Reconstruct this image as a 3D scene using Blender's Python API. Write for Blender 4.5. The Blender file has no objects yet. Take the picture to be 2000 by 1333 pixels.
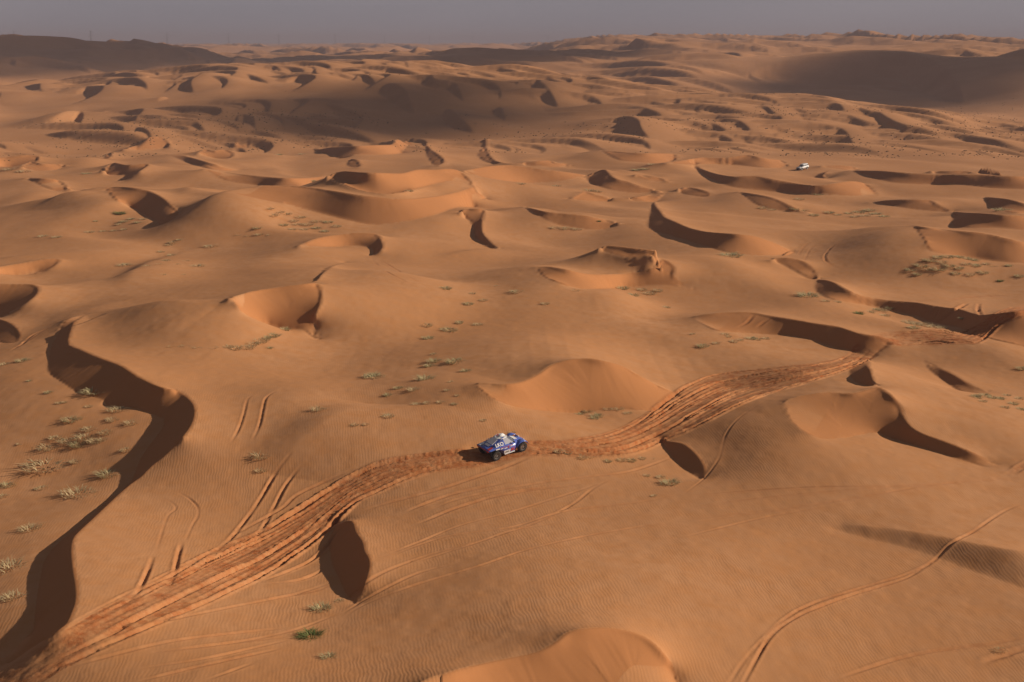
import bpy, bmesh, math, random
import numpy as np
from mathutils import Vector, Matrix

# ------------------------------------------------------------------ camera, sky, sun
S = bpy.context.scene
CAM_H = 34.0                      # metres above the sand under the rally car
FPX = 2600.0                      # focal length in photograph pixels (2000 wide)
PITCH = math.atan(586.5 / FPX)
cam_data = bpy.data.cameras.new('camera')
cam = bpy.data.objects.new('camera', cam_data)
S.collection.objects.link(cam)
cam.location = (0, 0, CAM_H)
cam.rotation_euler = (math.pi / 2 - PITCH, 0, 0)
cam_data.sensor_width = 36.0
cam_data.lens = 36.0 * FPX / 2000.0
cam_data.clip_start = 0.5
cam_data.clip_end = 80000
S.camera = cam

SUN_EL = math.radians(23.5)
SUN_AZ = math.radians(-8.0)       # from +X (right) swung towards the camera
to_sun = Vector((math.cos(SUN_AZ) * math.cos(SUN_EL), -math.sin(SUN_AZ) * math.cos(SUN_EL), math.sin(SUN_EL)))
sd = bpy.data.lights.new('sun', 'SUN')
sd.energy = 4.9
sd.angle = math.radians(0.6)
sd.color = (1.0, 0.86, 0.70)
sun = bpy.data.objects.new('sun', sd)
S.collection.objects.link(sun)
sun.rotation_euler = to_sun.to_track_quat('Z', 'Y').to_euler()
sun.location = (300, -150, 200)

W = bpy.data.worlds.new('World')
S.world = W
W.use_nodes = True
wn = W.node_tree.nodes
wl = W.node_tree.links
bg = wn['Background']
sky = wn.new('ShaderNodeTexSky')
sky.sky_type = 'NISHITA'
sky.sun_disc = False
sky.sun_elevation = SUN_EL
sky.sun_rotation = math.atan2(to_sun.x, to_sun.y)
sky.altitude = 600
sky.air_density = 1.6
sky.dust_density = 4.0
sky.ozone_density = 1.0
haze_grey = wn.new('ShaderNodeMix')        # a dusty veil: palest low down, thinning towards the zenith
haze_grey.data_type = 'RGBA'
haze_grey.inputs[0].default_value = 0.88
wtc = wn.new('ShaderNodeTexCoord')
wsx = wn.new('ShaderNodeSeparateXYZ')
wrp = wn.new('ShaderNodeValToRGB')
wl.new(wtc.outputs['Generated'], wsx.inputs[0])
wl.new(wsx.outputs['Z'], wrp.inputs[0])
wrp.color_ramp.elements[0].position = 0.0
wrp.color_ramp.elements[0].color = (1.80, 1.66, 1.86, 1)
wrp.color_ramp.elements[1].position = 0.32
wrp.color_ramp.elements[1].color = (0.55, 0.52, 0.62, 1)
wl.new(wrp.outputs[0], haze_grey.inputs[7])
hsv = wn.new('ShaderNodeHueSaturation')
hsv.inputs['Saturation'].default_value = 0.35
wl.new(sky.outputs[0], hsv.inputs['Color'])
wl.new(hsv.outputs[0], haze_grey.inputs[6])
wl.new(haze_grey.outputs[2], bg.inputs[0])
bg.inputs[1].default_value = 0.12
S.view_settings.view_transform = 'Standard'
S.view_settings.look = 'None'
S.view_settings.exposure = 0.26
S.view_settings.gamma = 1.0

# ------------------------------------------------------------------ rays and tiles
CP, SP = math.cos(PITCH), math.sin(PITCH)


def ray(u, v):
    x = (u - 1000.0) / FPX
    y = (666.5 - v) / FPX
    return np.array((x, CP + y * SP, -SP + y * CP))


TILE = {'F': (0, 0, 1.0), 'T1': (0, 250, 2.9625), 'T2': (667, 250, 2.9625), 'T3': (1333, 250, 2.9625),
        'L': (0, 600, 2.9985), 'M': (667, 600, 2.9985), 'R': (1333, 600, 2.9985),
        'BL': (0, 933, 2.9985), 'BM': (667, 933, 2.9985), 'BR': (1333, 933, 2.9985),
        'U1': (0, 0, 2.9985), 'U2': (667, 0, 2.9985), 'U3': (1333, 0, 2.9985),
        'G': (200, 880, 3.3333), 'H': (1000, 560, 4.0), 'K': (1500, 560, 4.0)}


def px(tile, pts):
    x0, y0, s = TILE[tile]
    return np.array([(x0 + a / s, y0 + b / s) for a, b in pts], float)


def spline(p, n):
    """Catmull-Rom through the points, resampled to n points evenly by length."""
    p = np.asarray(p, float)
    q = np.vstack([2 * p[0] - p[1], p, 2 * p[-1] - p[-2]])
    out = []
    for i in range(1, len(q) - 2):
        t = np.linspace(0, 1, 12, endpoint=False)[:, None]
        a, b, c, d = q[i - 1], q[i], q[i + 1], q[i + 2]
        out.append(0.5 * (2 * b + (c - a) * t + (2 * a - 5 * b + 4 * c - d) * t * t + (3 * b - a - 3 * c + d) * t ** 3))
    out = np.vstack(out + [p[-1:]])
    L = np.concatenate([[0], np.cumsum(np.linalg.norm(np.diff(out[:, :2], axis=0), axis=1))])
    s = np.linspace(0, L[-1], n)
    return np.stack([np.interp(s, L, out[:, k]) for k in range(out.shape[1])], 1)


# ------------------------------------------------------------------ smooth noise
def vnoise(x, y, seed):
    """Value noise, smooth, in about -1..1."""
    xi = np.floor(x).astype(np.int64)
    yi = np.floor(y).astype(np.int64)
    fx = x - xi
    fy = y - yi
    fx = fx * fx * fx * (fx * (fx * 6 - 15) + 10)
    fy = fy * fy * fy * (fy * (fy * 6 - 15) + 10)

    def h(a, b):
        n = (a * 374761393 + b * 668265263 + seed * 1442695041) & 0xffffffff
        n = ((n ^ (n >> 13)) * 1274126177) & 0xffffffff
        return ((n ^ (n >> 16)) & 0xffff) / 32767.5 - 1.0
    a = h(xi, yi); b = h(xi + 1, yi); c = h(xi, yi + 1); d = h(xi + 1, yi + 1)
    return (a * (1 - fx) + b * fx) * (1 - fy) + (c * (1 - fx) + d * fx) * fy


def fbm(x, y, seed, n=4):
    s = 0; a = 1.0; t = 0
    for k in range(n):
        s = s + a * vnoise(x * 2 ** k + 17.3 * k, y * 2 ** k - 9.1 * k, seed + k)
        t += a
        a *= 0.5
    return s / t


# ------------------------------------------------------------------ large relief of the desert
PROF = np.array([(40, 0.6), (70, 0.3), (110, 0.0), (160, -1.4), (200, -2.6), (300, -5.5), (400, -8.0), (470, -9.3), (540, -10.5)])
# beyond the dune field: for bearings given as photo columns, range and height of the ground
FARLAND = {
    -300: [(620, -15), (800, -9), (1000, -3), (1150, -4), (1300, -7), (1500, 14), (1750, 38), (2300, 27), (4000, 10)],
    0: [(620, -15), (800, -9), (1000, -3), (1150, -3), (1300, -7), (1500, 12), (1750, 36), (2300, 25), (4000, 10)],
    160: [(620, -15), (800, -7), (1000, 0), (1150, 0), (1330, -7), (1530, 12), (1770, 33), (2300, 22), (4000, 10)],
    300: [(620, -15), (800, -5), (950, 2), (1100, 6), (1250, 2), (1400, -6), (1600, 8), (1800, 27), (2300, 18), (4000, 10)],
    480: [(620, -17), (760, -7), (900, 5), (1080, 13), (1250, 2), (1500, -4), (1800, 9), (2300, 2), (4000, 12)],
    700: [(620, -17), (760, -5), (900, 8), (1060, 14), (1150, 12), (1350, -4), (1600, 6), (1900, 12), (2500, 0), (3500, 11), (5000, 13)],
    1000: [(620, -16), (760, -6), (900, 6), (1080, 12), (1250, -1), (1400, 2), (1650, 17), (2200, 6), (3500, 12), (5000, 14)],
    1150: [(620, -14), (800, -3), (950, 4), (1030, 5), (1150, -5), (1300, -4), (1600, 18), (2000, 20), (3000, 34), (4500, 22)],
    1333: [(620, -14), (800, -4), (950, -1.5), (1050, -10), (1150, -9), (1400, 14), (1700, 24), (3000, 34), (4500, 20)],
    1533: [(620, -14), (750, -5), (850, -3), (980, -12), (1150, -14), (1330, -4), (1480, 17), (2000, 28), (3000, 36), (4500, 20)],
    1800: [(620, -11), (750, -6), (900, -16), (1150, -18), (1340, -5), (1500, 18), (2000, 28), (3000, 33), (4500, 18)],
    2000: [(620, -12), (700, -10), (900, -18), (1050, -17), (1200, -2), (1400, 15), (2000, 24), (3000, 27), (4500, 12)],
    2300: [(620, -14), (700, -13), (900, -18), (1050, -17), (1200, -2), (1400, 15), (2000, 24), (3000, 27), (4500, 12)]}
FL_LR = np.linspace(math.log(30), math.log(30000), 700)
FL_U = np.array(sorted(FARLAND))


def _column(pts):
    k = np.array([tuple(p) for p in PROF] + pts + [(9000, 6), (30000, 0)], float)
    z = np.interp(FL_LR, np.log(k[:, 0]), k[:, 1])
    w = np.exp(-np.linspace(-2, 2, 11) ** 2)
    return np.convolve(np.pad(z, 5, 'edge'), w / w.sum(), 'valid')


FL_Z = np.array([_column(FARLAND[u]) for u in FL_U])


def barchans(x, y, lam, ang, warp, seed):
    """Rows of dunes with the steep side to the left, 0..1."""
    c, s = math.cos(ang), math.sin(ang)
    p = (x * c + y * s) / lam
    q = (-x * s + y * c) / lam
    ph = p + warp * fbm(p * .55, q * .42, seed, 3)
    k = np.floor(ph)
    t = ph - k
    st = 0.22
    saw = np.where(t < st, t / st, 1 - ((t - st) / (1 - st)) ** 0.8)
    amp = np.clip(.5 + 1.1 * vnoise(p * .5 + 3.3 * k, q * .33 + 7.7 * k, seed + 9), 0, 1)
    return saw * amp


BODY = None                       # broad dune bodies under the crests, on a 2 m grid
BX0, BY0, BNX, BNY, BD = -300.0, 36.0, 300, 300, 2.0


def body(x, y):
    if BODY is None:
        return 0.0
    f = np.clip((x - BX0) / BD, 0, BNX - 1.001)
    g = np.clip((y - BY0) / BD, 0, BNY - 1.001)
    i, j = f.astype(int), g.astype(int)
    f, g = f - i, g - j
    return (BODY[j, i] * (1 - f) + BODY[j, i + 1] * f) * (1 - g) + (BODY[j + 1, i] * (1 - f) + BODY[j + 1, i + 1] * f) * g


def swells(x, y):
    """Soft long swells, a little steeper on the left than on the right."""
    p = x / 40 + y / 150 + 1.1 * fbm(x / 90, y / 70, 91, 2)
    t = 2 * math.pi * p
    return .5 * (np.sin(t) - .28 * np.sin(2 * t)) * (.6 + .6 * vnoise(x / 70, y / 60, 93))


def base(x, y):
    r = np.sqrt(x * x + y * y)
    lr = np.log(np.maximum(r, 31))
    u = np.clip(1000 + FPX * x / np.maximum(y, 1.0), FL_U[0], FL_U[-1] - 1e-3)
    iu = np.clip(np.searchsorted(FL_U, u, 'right') - 1, 0, len(FL_U) - 2)
    t = (u - FL_U[iu]) / (FL_U[iu + 1] - FL_U[iu])
    t = t * t * (3 - 2 * t)
    f = (lr - FL_LR[0]) / (FL_LR[1] - FL_LR[0])
    i = np.clip(f.astype(int), 0, len(FL_LR) - 2)
    f = f - i
    z0 = FL_Z[iu, i] * (1 - f) + FL_Z[iu, i + 1] * f
    z1 = FL_Z[iu + 1, i] * (1 - f) + FL_Z[iu + 1, i + 1] * f
    z = z0 * (1 - t) + z1 * t
    near = np.clip((700 - r) / 300, 0, 1)
    for bx, by, bw, bh in HILLS:
        z = z + bh * np.exp(-((x - bx) ** 2 + (y - by) ** 2) / bw ** 2)
    z = z + near * (1.4 * fbm(x / 36, y / 46, 3, 2) + 1.5 * swells(x, y) + body(x, y) + 0.10 * fbm(x / 7, y / 7, 11, 2))
    return z


HILLS = []
_h = []
for u, v, bw, bh in [(680, 535, 14, 2.0), (1625, 475, 15, 1.5), (830, 300, 14, 1.5), (560, 830, 6, .7), (1750, 930, 10, .8), (870, 640, 9, -.8), (100, 900, 9, -1.0), (1980, 880, 9, 1.0)]:
    d = ray(u, v)
    k = -CAM_H / d[2]
    for _ in range(20):
        k = (float(base(np.array(d[0] * k), np.array(d[1] * k))) - CAM_H) / d[2]
    _h.append((d[0] * k, d[1] * k, bw, bh))
HILLS = _h


def far_relief(x, y):
    """Dune rows of the hills beyond the near dune field, added to the finished surface."""
    r = np.sqrt(x * x + y * y)
    far = np.clip((r - 590) / 150, 0, 1)
    z = 3.5 * fbm(x / 190, y / 190, 21, 4) + 1.6 * fbm(x / 60, y / 60, 71, 3)
    z = z + 14.0 * barchans(x, y, 150, .35, 1.3, 51) * np.clip((r - 1300) / 900, 0, 1)
    return far * z


def hit_base(u, v, dz=0.0):
    d = ray(u, v)
    if d[2] > -1e-3:
        d = d.copy(); d[2] = -1e-3
    # march along the ray until it is under the relief
    t = np.concatenate([np.arange(35, 700, 1.0), np.exp(np.linspace(math.log(700), math.log(9000), 1500))])
    P = np.array((0, 0, CAM_H))[None] + d[None] * t[:, None]
    g = P[:, 2] - base(P[:, 0], P[:, 1]) - dz
    k = int(np.argmax(g < 0)) if (g < 0).any() else len(t) - 1
    if k > 0:
        f = g[k - 1] / (g[k - 1] - g[k] + 1e-9)
        return P[k - 1] + (P[k] - P[k - 1]) * min(max(f, 0), 1)
    return P[k]


# ------------------------------------------------------------------ dunes: (tile, crest line, toe line, options)
DUNES = [
    ('T1', [(600, 345), (720, 342), (830, 357), (900, 382), (955, 415), (1000, 455), (1035, 485), (1025, 512), (985, 548), (918, 587)],
     [(600, 345), (660, 410), (790, 475), (850, 515), (910, 548), (918, 587)], {}),
    ('T1', [(-60, 815), (0, 805), (150, 780), (260, 760), (325, 757), (348, 770), (300, 808), (220, 838)],
     [(-60, 815), (-30, 845), (60, 852), (150, 850), (220, 838)], {}),
    ('T1', [(-80, 900), (0, 903), (100, 905), (180, 905), (222, 920), (229, 940), (205, 975), (140, 1020), (50, 1070), (0, 1100)],
     [(-80, 900), (-70, 1000), (-30, 1070), (0, 1100)], {}),
    ('T1', [(-60, 1100), (20, 1112), (90, 1145), (128, 1195), (110, 1235), (60, 1248)],
     [(-60, 1100), (-40, 1200), (0, 1240), (60, 1248)], {}),
    # the long S-shaped crest on the left
    ('F', [(166, 616), (148, 628), (142, 645), (136, 672), (160, 683), (187, 695), (233, 712), (263, 730), (293, 747), (320, 758), (347, 763),
           (367, 775), (380, 790), (383.5, 807), (377, 830), (360, 853), (333, 883), (300, 910), (280, 930), (253, 950), (230, 971), (193, 1006),
           (157, 1040), (147, 1053), (144, 1076), (147, 1106), (153, 1140), (154, 1167), (147, 1193), (137, 1216), (120, 1231), (67, 1263), (0, 1308), (-60, 1340)],
     [(166, 616), (130, 625), (115, 650), (100, 680), (95, 710), (97, 730), (133, 755), (155, 768), (200, 781), (213, 793), (260, 798), (300, 811), (317, 818),
      (321, 827), (310, 847), (290, 873), (273, 900), (260, 933), (247, 950), (230, 965), (213, 976), (180, 1008), (147, 1036), (120, 1056),
      (100, 1076), (85, 1100), (78, 1133), (72, 1166), (68, 1200), (65, 1231), (53, 1243), (33, 1263), (10, 1283), (-60, 1310)], {'m': .55}),
    ('T1', [(1330, 985), (1450, 950), (1600, 925), (1750, 905), (1830, 900), (1862, 940), (1865, 975), (1850, 1030), (1820, 1085), (1812, 1130), (1838, 1228)],
     [(1330, 985), (1420, 1080), (1520, 1130), (1640, 1165), (1745, 1168), (1790, 1195), (1838, 1228)], {}),
    ('T1', [(2000, 780), (1930, 797), (1880, 832), (1850, 862), (1822, 895)], [(2000, 780), (1900, 808), (1862, 835), (1822, 895)], {}),
    ('F', [(585, 480), (620, 466), (660, 459), (710, 455), (738, 459), (746, 472), (748, 484), (740, 492), (725, 500)],
     [(585, 480), (640, 483), (690, 480), (720, 484), (730, 492), (725, 500)], {}),
    ('F', [(640, 345), (668, 335), (705, 337), (745, 338), (785, 339), (815, 332), (850, 332), (875, 330), (897, 334), (915, 350), (926, 365)],
     [(640, 345), (665, 358), (700, 372), (745, 379), (785, 377), (830, 365), (880, 354), (915, 359), (926, 365)], {'dz': 3.0}),
    ('F', [(440, 366), (500, 363), (580, 364), (650, 373), (720, 384), (790, 389), (850, 384), (900, 374), (922, 366), (932, 376), (945, 384), (951, 391), (946, 398), (935, 403)],
     [(440, 366), (520, 388), (600, 410), (670, 428), (730, 439), (790, 433), (850, 420), (880, 409), (902, 405), (918, 406), (935, 403)], {}),
    ('T2', [(1395, 700), (1398, 702), (1400, 704)], [(1395, 700), (1397, 703), (1400, 704)], {'hmax': .05}),
    ('T2', [(685, 490), (715, 472), (770, 468), (826, 475), (818, 525), (812, 570), (820, 615), (860, 655), (912, 702)],
     [(685, 490), (720, 522), (755, 550), (765, 600), (785, 650), (850, 692), (912, 702)], {}),
    ('T2', [(1490, 700), (1530, 683), (1600, 685), (1680, 695), (1760, 703), (1815, 712), (1840, 740), (1855, 765)],
     [(1490, 700), (1560, 728), (1640, 748), (1720, 748), (1790, 742), (1830, 752), (1855, 765)], {'dz': 2.5}),
    ('T2', [(1130, 805), (1200, 803), (1300, 820), (1420, 845), (1550, 848), (1680, 840), (1800, 815), (1855, 765), (1905, 785), (1930, 815), (1918, 848), (1960, 890), (2030, 935)],
     [(1130, 805), (1155, 850), (1230, 890), (1380, 930), (1550, 932), (1700, 920), (1840, 910), (1950, 922), (2030, 935)], {}),
    ('F', [(1276, 395), (1282, 404), (1291, 414), (1298, 424), (1318, 433), (1345, 445), (1380, 453), (1430, 457), (1470, 461), (1500, 470), (1530, 483), (1545, 490), (1556, 491)],
     [(1276, 395), (1266, 440), (1275, 450), (1300, 458), (1340, 470), (1385, 484), (1430, 495), (1480, 499), (1525, 499), (1556, 491)], {}),
    ('F', [(1112, 391), (1130, 380), (1143, 374), (1158, 379), (1190, 386), (1215, 387), (1245, 385), (1275, 380), (1300, 376)],
     [(1112, 391), (1140, 392), (1170, 394), (1210, 393), (1255, 394), (1275, 396), (1285, 390), (1300, 376)], {}),
    ('F', [(1148, 343), (1165, 336), (1181, 331), (1190, 339), (1200, 348), (1224, 355), (1255, 366), (1285, 373)],
     [(1148, 343), (1152, 357), (1175, 366), (1200, 372), (1225, 376), (1255, 377), (1285, 373)], {}),
    ('F', [(905, 334), (950, 326), (990, 323), (1025, 326), (1060, 331), (1110, 337), (1148, 343)],
     [(905, 334), (945, 347), (985, 356), (1040, 358), (1100, 353), (1148, 343)], {}),
    ('F', [(948, 283), (953, 297), (962, 310), (975, 317), (1005, 319), (1040, 316), (1070, 314), (1088, 319), (1105, 320), (1112, 326)],
     [(948, 283), (935, 300), (940, 312), (965, 321), (1000, 324), (1040, 324), (1075, 327), (1112, 326)], {}),
    ('F', [(612, 296), (640, 289), (667, 287), (735, 284), (790, 282), (800, 276), (812, 273)],
     [(612, 296), (645, 303), (667, 311), (694, 303), (735, 303), (778, 301), (800, 289), (812, 273)], {}),
    ('T2', [(480, 110), (540, 140), (580, 170), (597, 190), (575, 212), (535, 217)], [(480, 110), (500, 170), (520, 200), (535, 217)], {}),
    ('F', [(685, 311), (692, 311), (698, 313), (704, 322), (702, 327)], [(685, 311), (678, 322), (688, 327), (702, 327)], {}),
    ('F', [(200, 335), (212, 325), (222, 318), (243, 322), (270, 321), (291, 321), (275, 333), (255, 345), (238, 354)],
     [(200, 335), (205, 341), (225, 343), (245, 343), (238, 354)], {}),
    ('F', [(40, 327), (60, 316), (80, 320), (105, 321), (126, 322)], [(40, 327), (62, 332), (80, 334), (110, 332), (126, 322)], {}),
    ('F', [(-20, 312), (20, 306), (55, 303), (72, 305), (78, 311), (63, 317), (42, 328)], [(-20, 312), (-10, 325), (15, 328), (42, 328)], {}),
    ('F', [(219, 298), (216, 306), (206, 311)], [(219, 298), (206, 304), (206, 311)], {}),
    ('F', [(330, 302), (360, 305), (400, 316), (440, 328), (470, 333)], [(330, 302), (365, 317), (400, 328), (435, 334), (470, 333)], {}),
    ('F', [(400, 330), (450, 338), (500, 344), (550, 348), (600, 348), (640, 344)], [(400, 330), (440, 352), (500, 362), (560, 366), (605, 362), (640, 344)], {}),
    ('F', [(243, 292), (270, 284), (297, 282), (317, 284), (334, 290)], [(243, 292), (280, 295), (300, 297), (317, 297), (334, 290)], {}),
    ('T1', [(1140, 150), (1190, 125), (1235, 135), (1290, 125), (1340, 140), (1352, 160), (1310, 183)], [(1140, 150), (1200, 170), (1260, 182), (1310, 183)], {}),
    ('T1', [(1350, 120), (1375, 105), (1400, 120), (1435, 115)], [(1350, 120), (1385, 135), (1410, 137), (1435, 115)], {}),
    ('T1', [(150, 290), (230, 292), (310, 297), (350, 310), (385, 345), (400, 362)], [(150, 290), (230, 330), (290, 355), (340, 370), (400, 362)], {}),
    ('T1', [(460, 370), (490, 355), (530, 355)], [(460, 370), (480, 380), (530, 355)], {}),
    ('F', [(1300, 318), (1333, 314), (1370, 308), (1417, 309), (1458, 303), (1480, 307), (1505, 311), (1527, 314), (1539, 322)],
     [(1300, 318), (1345, 322), (1395, 321), (1440, 323), (1480, 327), (1520, 329), (1539, 322)], {}),
    ('F', [(1350, 316), (1360, 324), (1372, 331), (1400, 340), (1435, 345), (1475, 344), (1512, 351), (1552, 358), (1586, 363), (1620, 360), (1654, 355), (1674, 355), (1694, 361), (1708, 373), (1713, 380)],
     [(1350, 316), (1370, 340), (1400, 355), (1434, 366), (1485, 372), (1535, 377), (1586, 380), (1637, 382), (1671, 383), (1713, 380)], {}),
    ('F', [(1617, 335), (1609, 340), (1611, 347), (1614, 351)], [(1617, 335), (1600, 340), (1592, 347), (1603, 351), (1614, 351)], {}),
    ('T3', [(800, 220), (900, 216), (980, 225), (1025, 242)], [(800, 220), (900, 240), (970, 247), (1025, 242)], {}),
    ('F', [(1660, 333), (1720, 334), (1772, 338), (1839, 341), (1907, 341), (1960, 344), (2060, 347)],
     [(1660, 333), (1704, 348), (1755, 358), (1822, 361), (1873, 361), (1940, 368), (2060, 372)], {}),
    ('T3', [(1440, 250), (1530, 250), (1620, 248), (1690, 258)], [(1440, 250), (1470, 265), (1600, 269), (1690, 258)], {'dz': 2.0}),
    ('T3', [(1700, 242), (1740, 228), (1770, 226), (1820, 245), (1880, 268)], [(1700, 242), (1750, 245), (1800, 260), (1880, 268)], {'dz': 2.0}),
    ('T3', [(1080, 430), (1200, 418), (1320, 415), (1430, 418), (1470, 440), (1530, 470), (1570, 487)],
     [(1080, 430), (1200, 450), (1330, 470), (1430, 480), (1520, 488), (1570, 487)], {}),
    ('T3', [(1570, 485), (1650, 490), (1750, 495), (1850, 503), (1976, 510), (2120, 515)],
     [(1570, 485), (1566, 575), (1640, 578), (1800, 578), (1976, 590), (2120, 570)], {}),
    ('T3', [(1740, 400), (1800, 403), (1880, 412), (1950, 430), (2080, 480)], [(1740, 400), (1800, 470), (1850, 480), (1920, 495), (2080, 490)], {'dz': 1.5}),
    ('T3', [(1330, 562), (1420, 578), (1460, 583), (1600, 597), (1750, 612), (1880, 640), (1976, 662), (2120, 690)],
     [(1330, 562), (1390, 640), (1440, 715), (1550, 735), (1650, 750), (1800, 770), (1900, 780), (1976, 785), (2120, 790)], {}),
    ('F', [(1505, 508), (1522, 504), (1549, 505), (1569, 511), (1586, 523), (1595, 537), (1598, 548)],
     [(1505, 508), (1535, 520), (1562, 535), (1583, 546), (1598, 548)], {}),
    ('T3', [(570, 742), (610, 712), (660, 718)], [(570, 742), (620, 740), (660, 718)], {}),
    ('F', [(1596, 546), (1613, 547), (1630, 552), (1654, 566), (1687, 579), (1738, 587), (1789, 591), (1833, 599), (1873, 604), (1914, 615), (1950, 612), (2060, 600)],
     [(1596, 546), (1594, 568), (1610, 580), (1640, 588), (1704, 599), (1755, 610), (1789, 618), (1822, 631), (1873, 641), (1905, 655), (1960, 668), (2060, 690)], {}),
    ('R', [(40, 60), (130, 45), (250, 32), (400, 32), (520, 52), (640, 70), (760, 92), (900, 112), (960, 130), (1040, 155), (1160, 172), (1215, 195), (1225, 210), (1190, 240), (1120, 290), (1085, 310)],
     [(40, 60), (130, 110), (200, 140), (330, 150), (480, 160), (610, 168), (740, 190), (840, 220), (930, 246), (1000, 262), (1050, 282), (1085, 310)], {}),
    ('R', [(1085, 310), (1095, 345), (1110, 390), (1120, 430), (1140, 468)], [(1085, 310), (1000, 340), (980, 390), (1000, 430), (1060, 460), (1140, 468)], {'dz': 1.5}),
    ('R', [(590, 560), (700, 520), (850, 500), (1000, 505), (1140, 470), (1200, 500), (1250, 540), (1285, 590), (1295, 630), (1330, 690), (1400, 735), (1550, 790), (1700, 850), (1820, 910), (1905, 970)],
     [(590, 560), (630, 660), (700, 722), (800, 768), (920, 770), (1050, 748), (1138, 737), (1250, 778), (1450, 840), (1650, 900), (1800, 945), (1905, 970)], {}),
    ('R', [(1420, 310), (1500, 350), (1600, 400), (1700, 460), (1790, 500)], [(1420, 310), (1450, 370), (1530, 430), (1620, 490), (1690, 515), (1790, 500)], {'m': .4}),
    ('F', [(1290, 858), (1310, 862), (1335, 866), (1352, 877), (1368, 893), (1379, 912), (1380, 928), (1372, 936)],
     [(1290, 858), (1297, 872), (1312, 892), (1335, 915), (1358, 930), (1372, 936)], {}),
    ('M', [(770, 440), (860, 447), (950, 453), (1050, 440), (1150, 395), (1230, 340), (1330, 310), (1420, 303), (1520, 312), (1640, 345), (1740, 400), (1830, 450), (1900, 480), (1980, 510)],
     [(770, 440), (805, 480), (880, 535), (1000, 580), (1150, 605), (1300, 618), (1400, 622), (1500, 606), (1580, 600), (1700, 602), (1830, 608), (1890, 570), (1980, 510)], {}),
    ('F', [(655, 1025), (690, 1017), (700, 1040), (712, 1057), (717, 1077), (725, 1090), (727, 1106), (720, 1133), (710, 1160), (694, 1180)],
     [(655, 1025), (643, 1055), (644, 1075), (650, 1105), (663, 1133), (677, 1163), (694, 1180)], {}),
    ('BM', [(380, 1240), (560, 1165), (700, 1120), (850, 1085), (1000, 1055), (1150, 1020), (1250, 965), (1330, 905), (1430, 885), (1560, 880), (1700, 905), (1800, 950), (1880, 1020), (1940, 1100), (1965, 1199), (1960, 1300)],
     [(380, 1240), (700, 1400), (1200, 1480), (1700, 1430), (1960, 1300)], {}),
    ('BR', [(850, 300), (1000, 270), (1200, 285), (1450, 320), (1700, 370), (2000, 420), (2200, 450)],
     [(850, 300), (1000, 345), (1180, 390), (1400, 450), (1700, 560), (2000, 660), (2200, 720)], {'m': .33, 'soft': 1}),
    ('T2', [(1050, 455), (1200, 488), (1400, 507), (1600, 550)], [(1050, 455), (1200, 540), (1300, 570), (1500, 590), (1600, 550)], {}),
    ('T3', [(330, 370), (430, 385), (520, 405), (600, 440), (660, 470), (720, 487)], [(330, 370), (420, 440), (520, 472), (600, 482), (660, 488), (720, 487)], {}),
    ('T3', [(690, 478), (800, 488), (900, 490), (1000, 487)], [(690, 478), (800, 500), (900, 502), (1000, 487)], {}),
    ('T2', [(1700, 270), (1780, 278), (1840, 290), (1885, 310)], [(1700, 270), (1740, 295), (1820, 312), (1885, 310)], {}),
    ('T3', [(-20, 350), (40, 345), (100, 355), (155, 375), (160, 390), (120, 402)], [(-20, 350), (0, 382), (50, 390), (120, 402)], {}),
    ('T2', [(1500, 130), (1700, 145), (1900, 150), (1940, 165), (1930, 187)], [(1500, 130), (1600, 185), (1750, 202), (1850, 207), (1930, 187)], {}),
]
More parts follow.
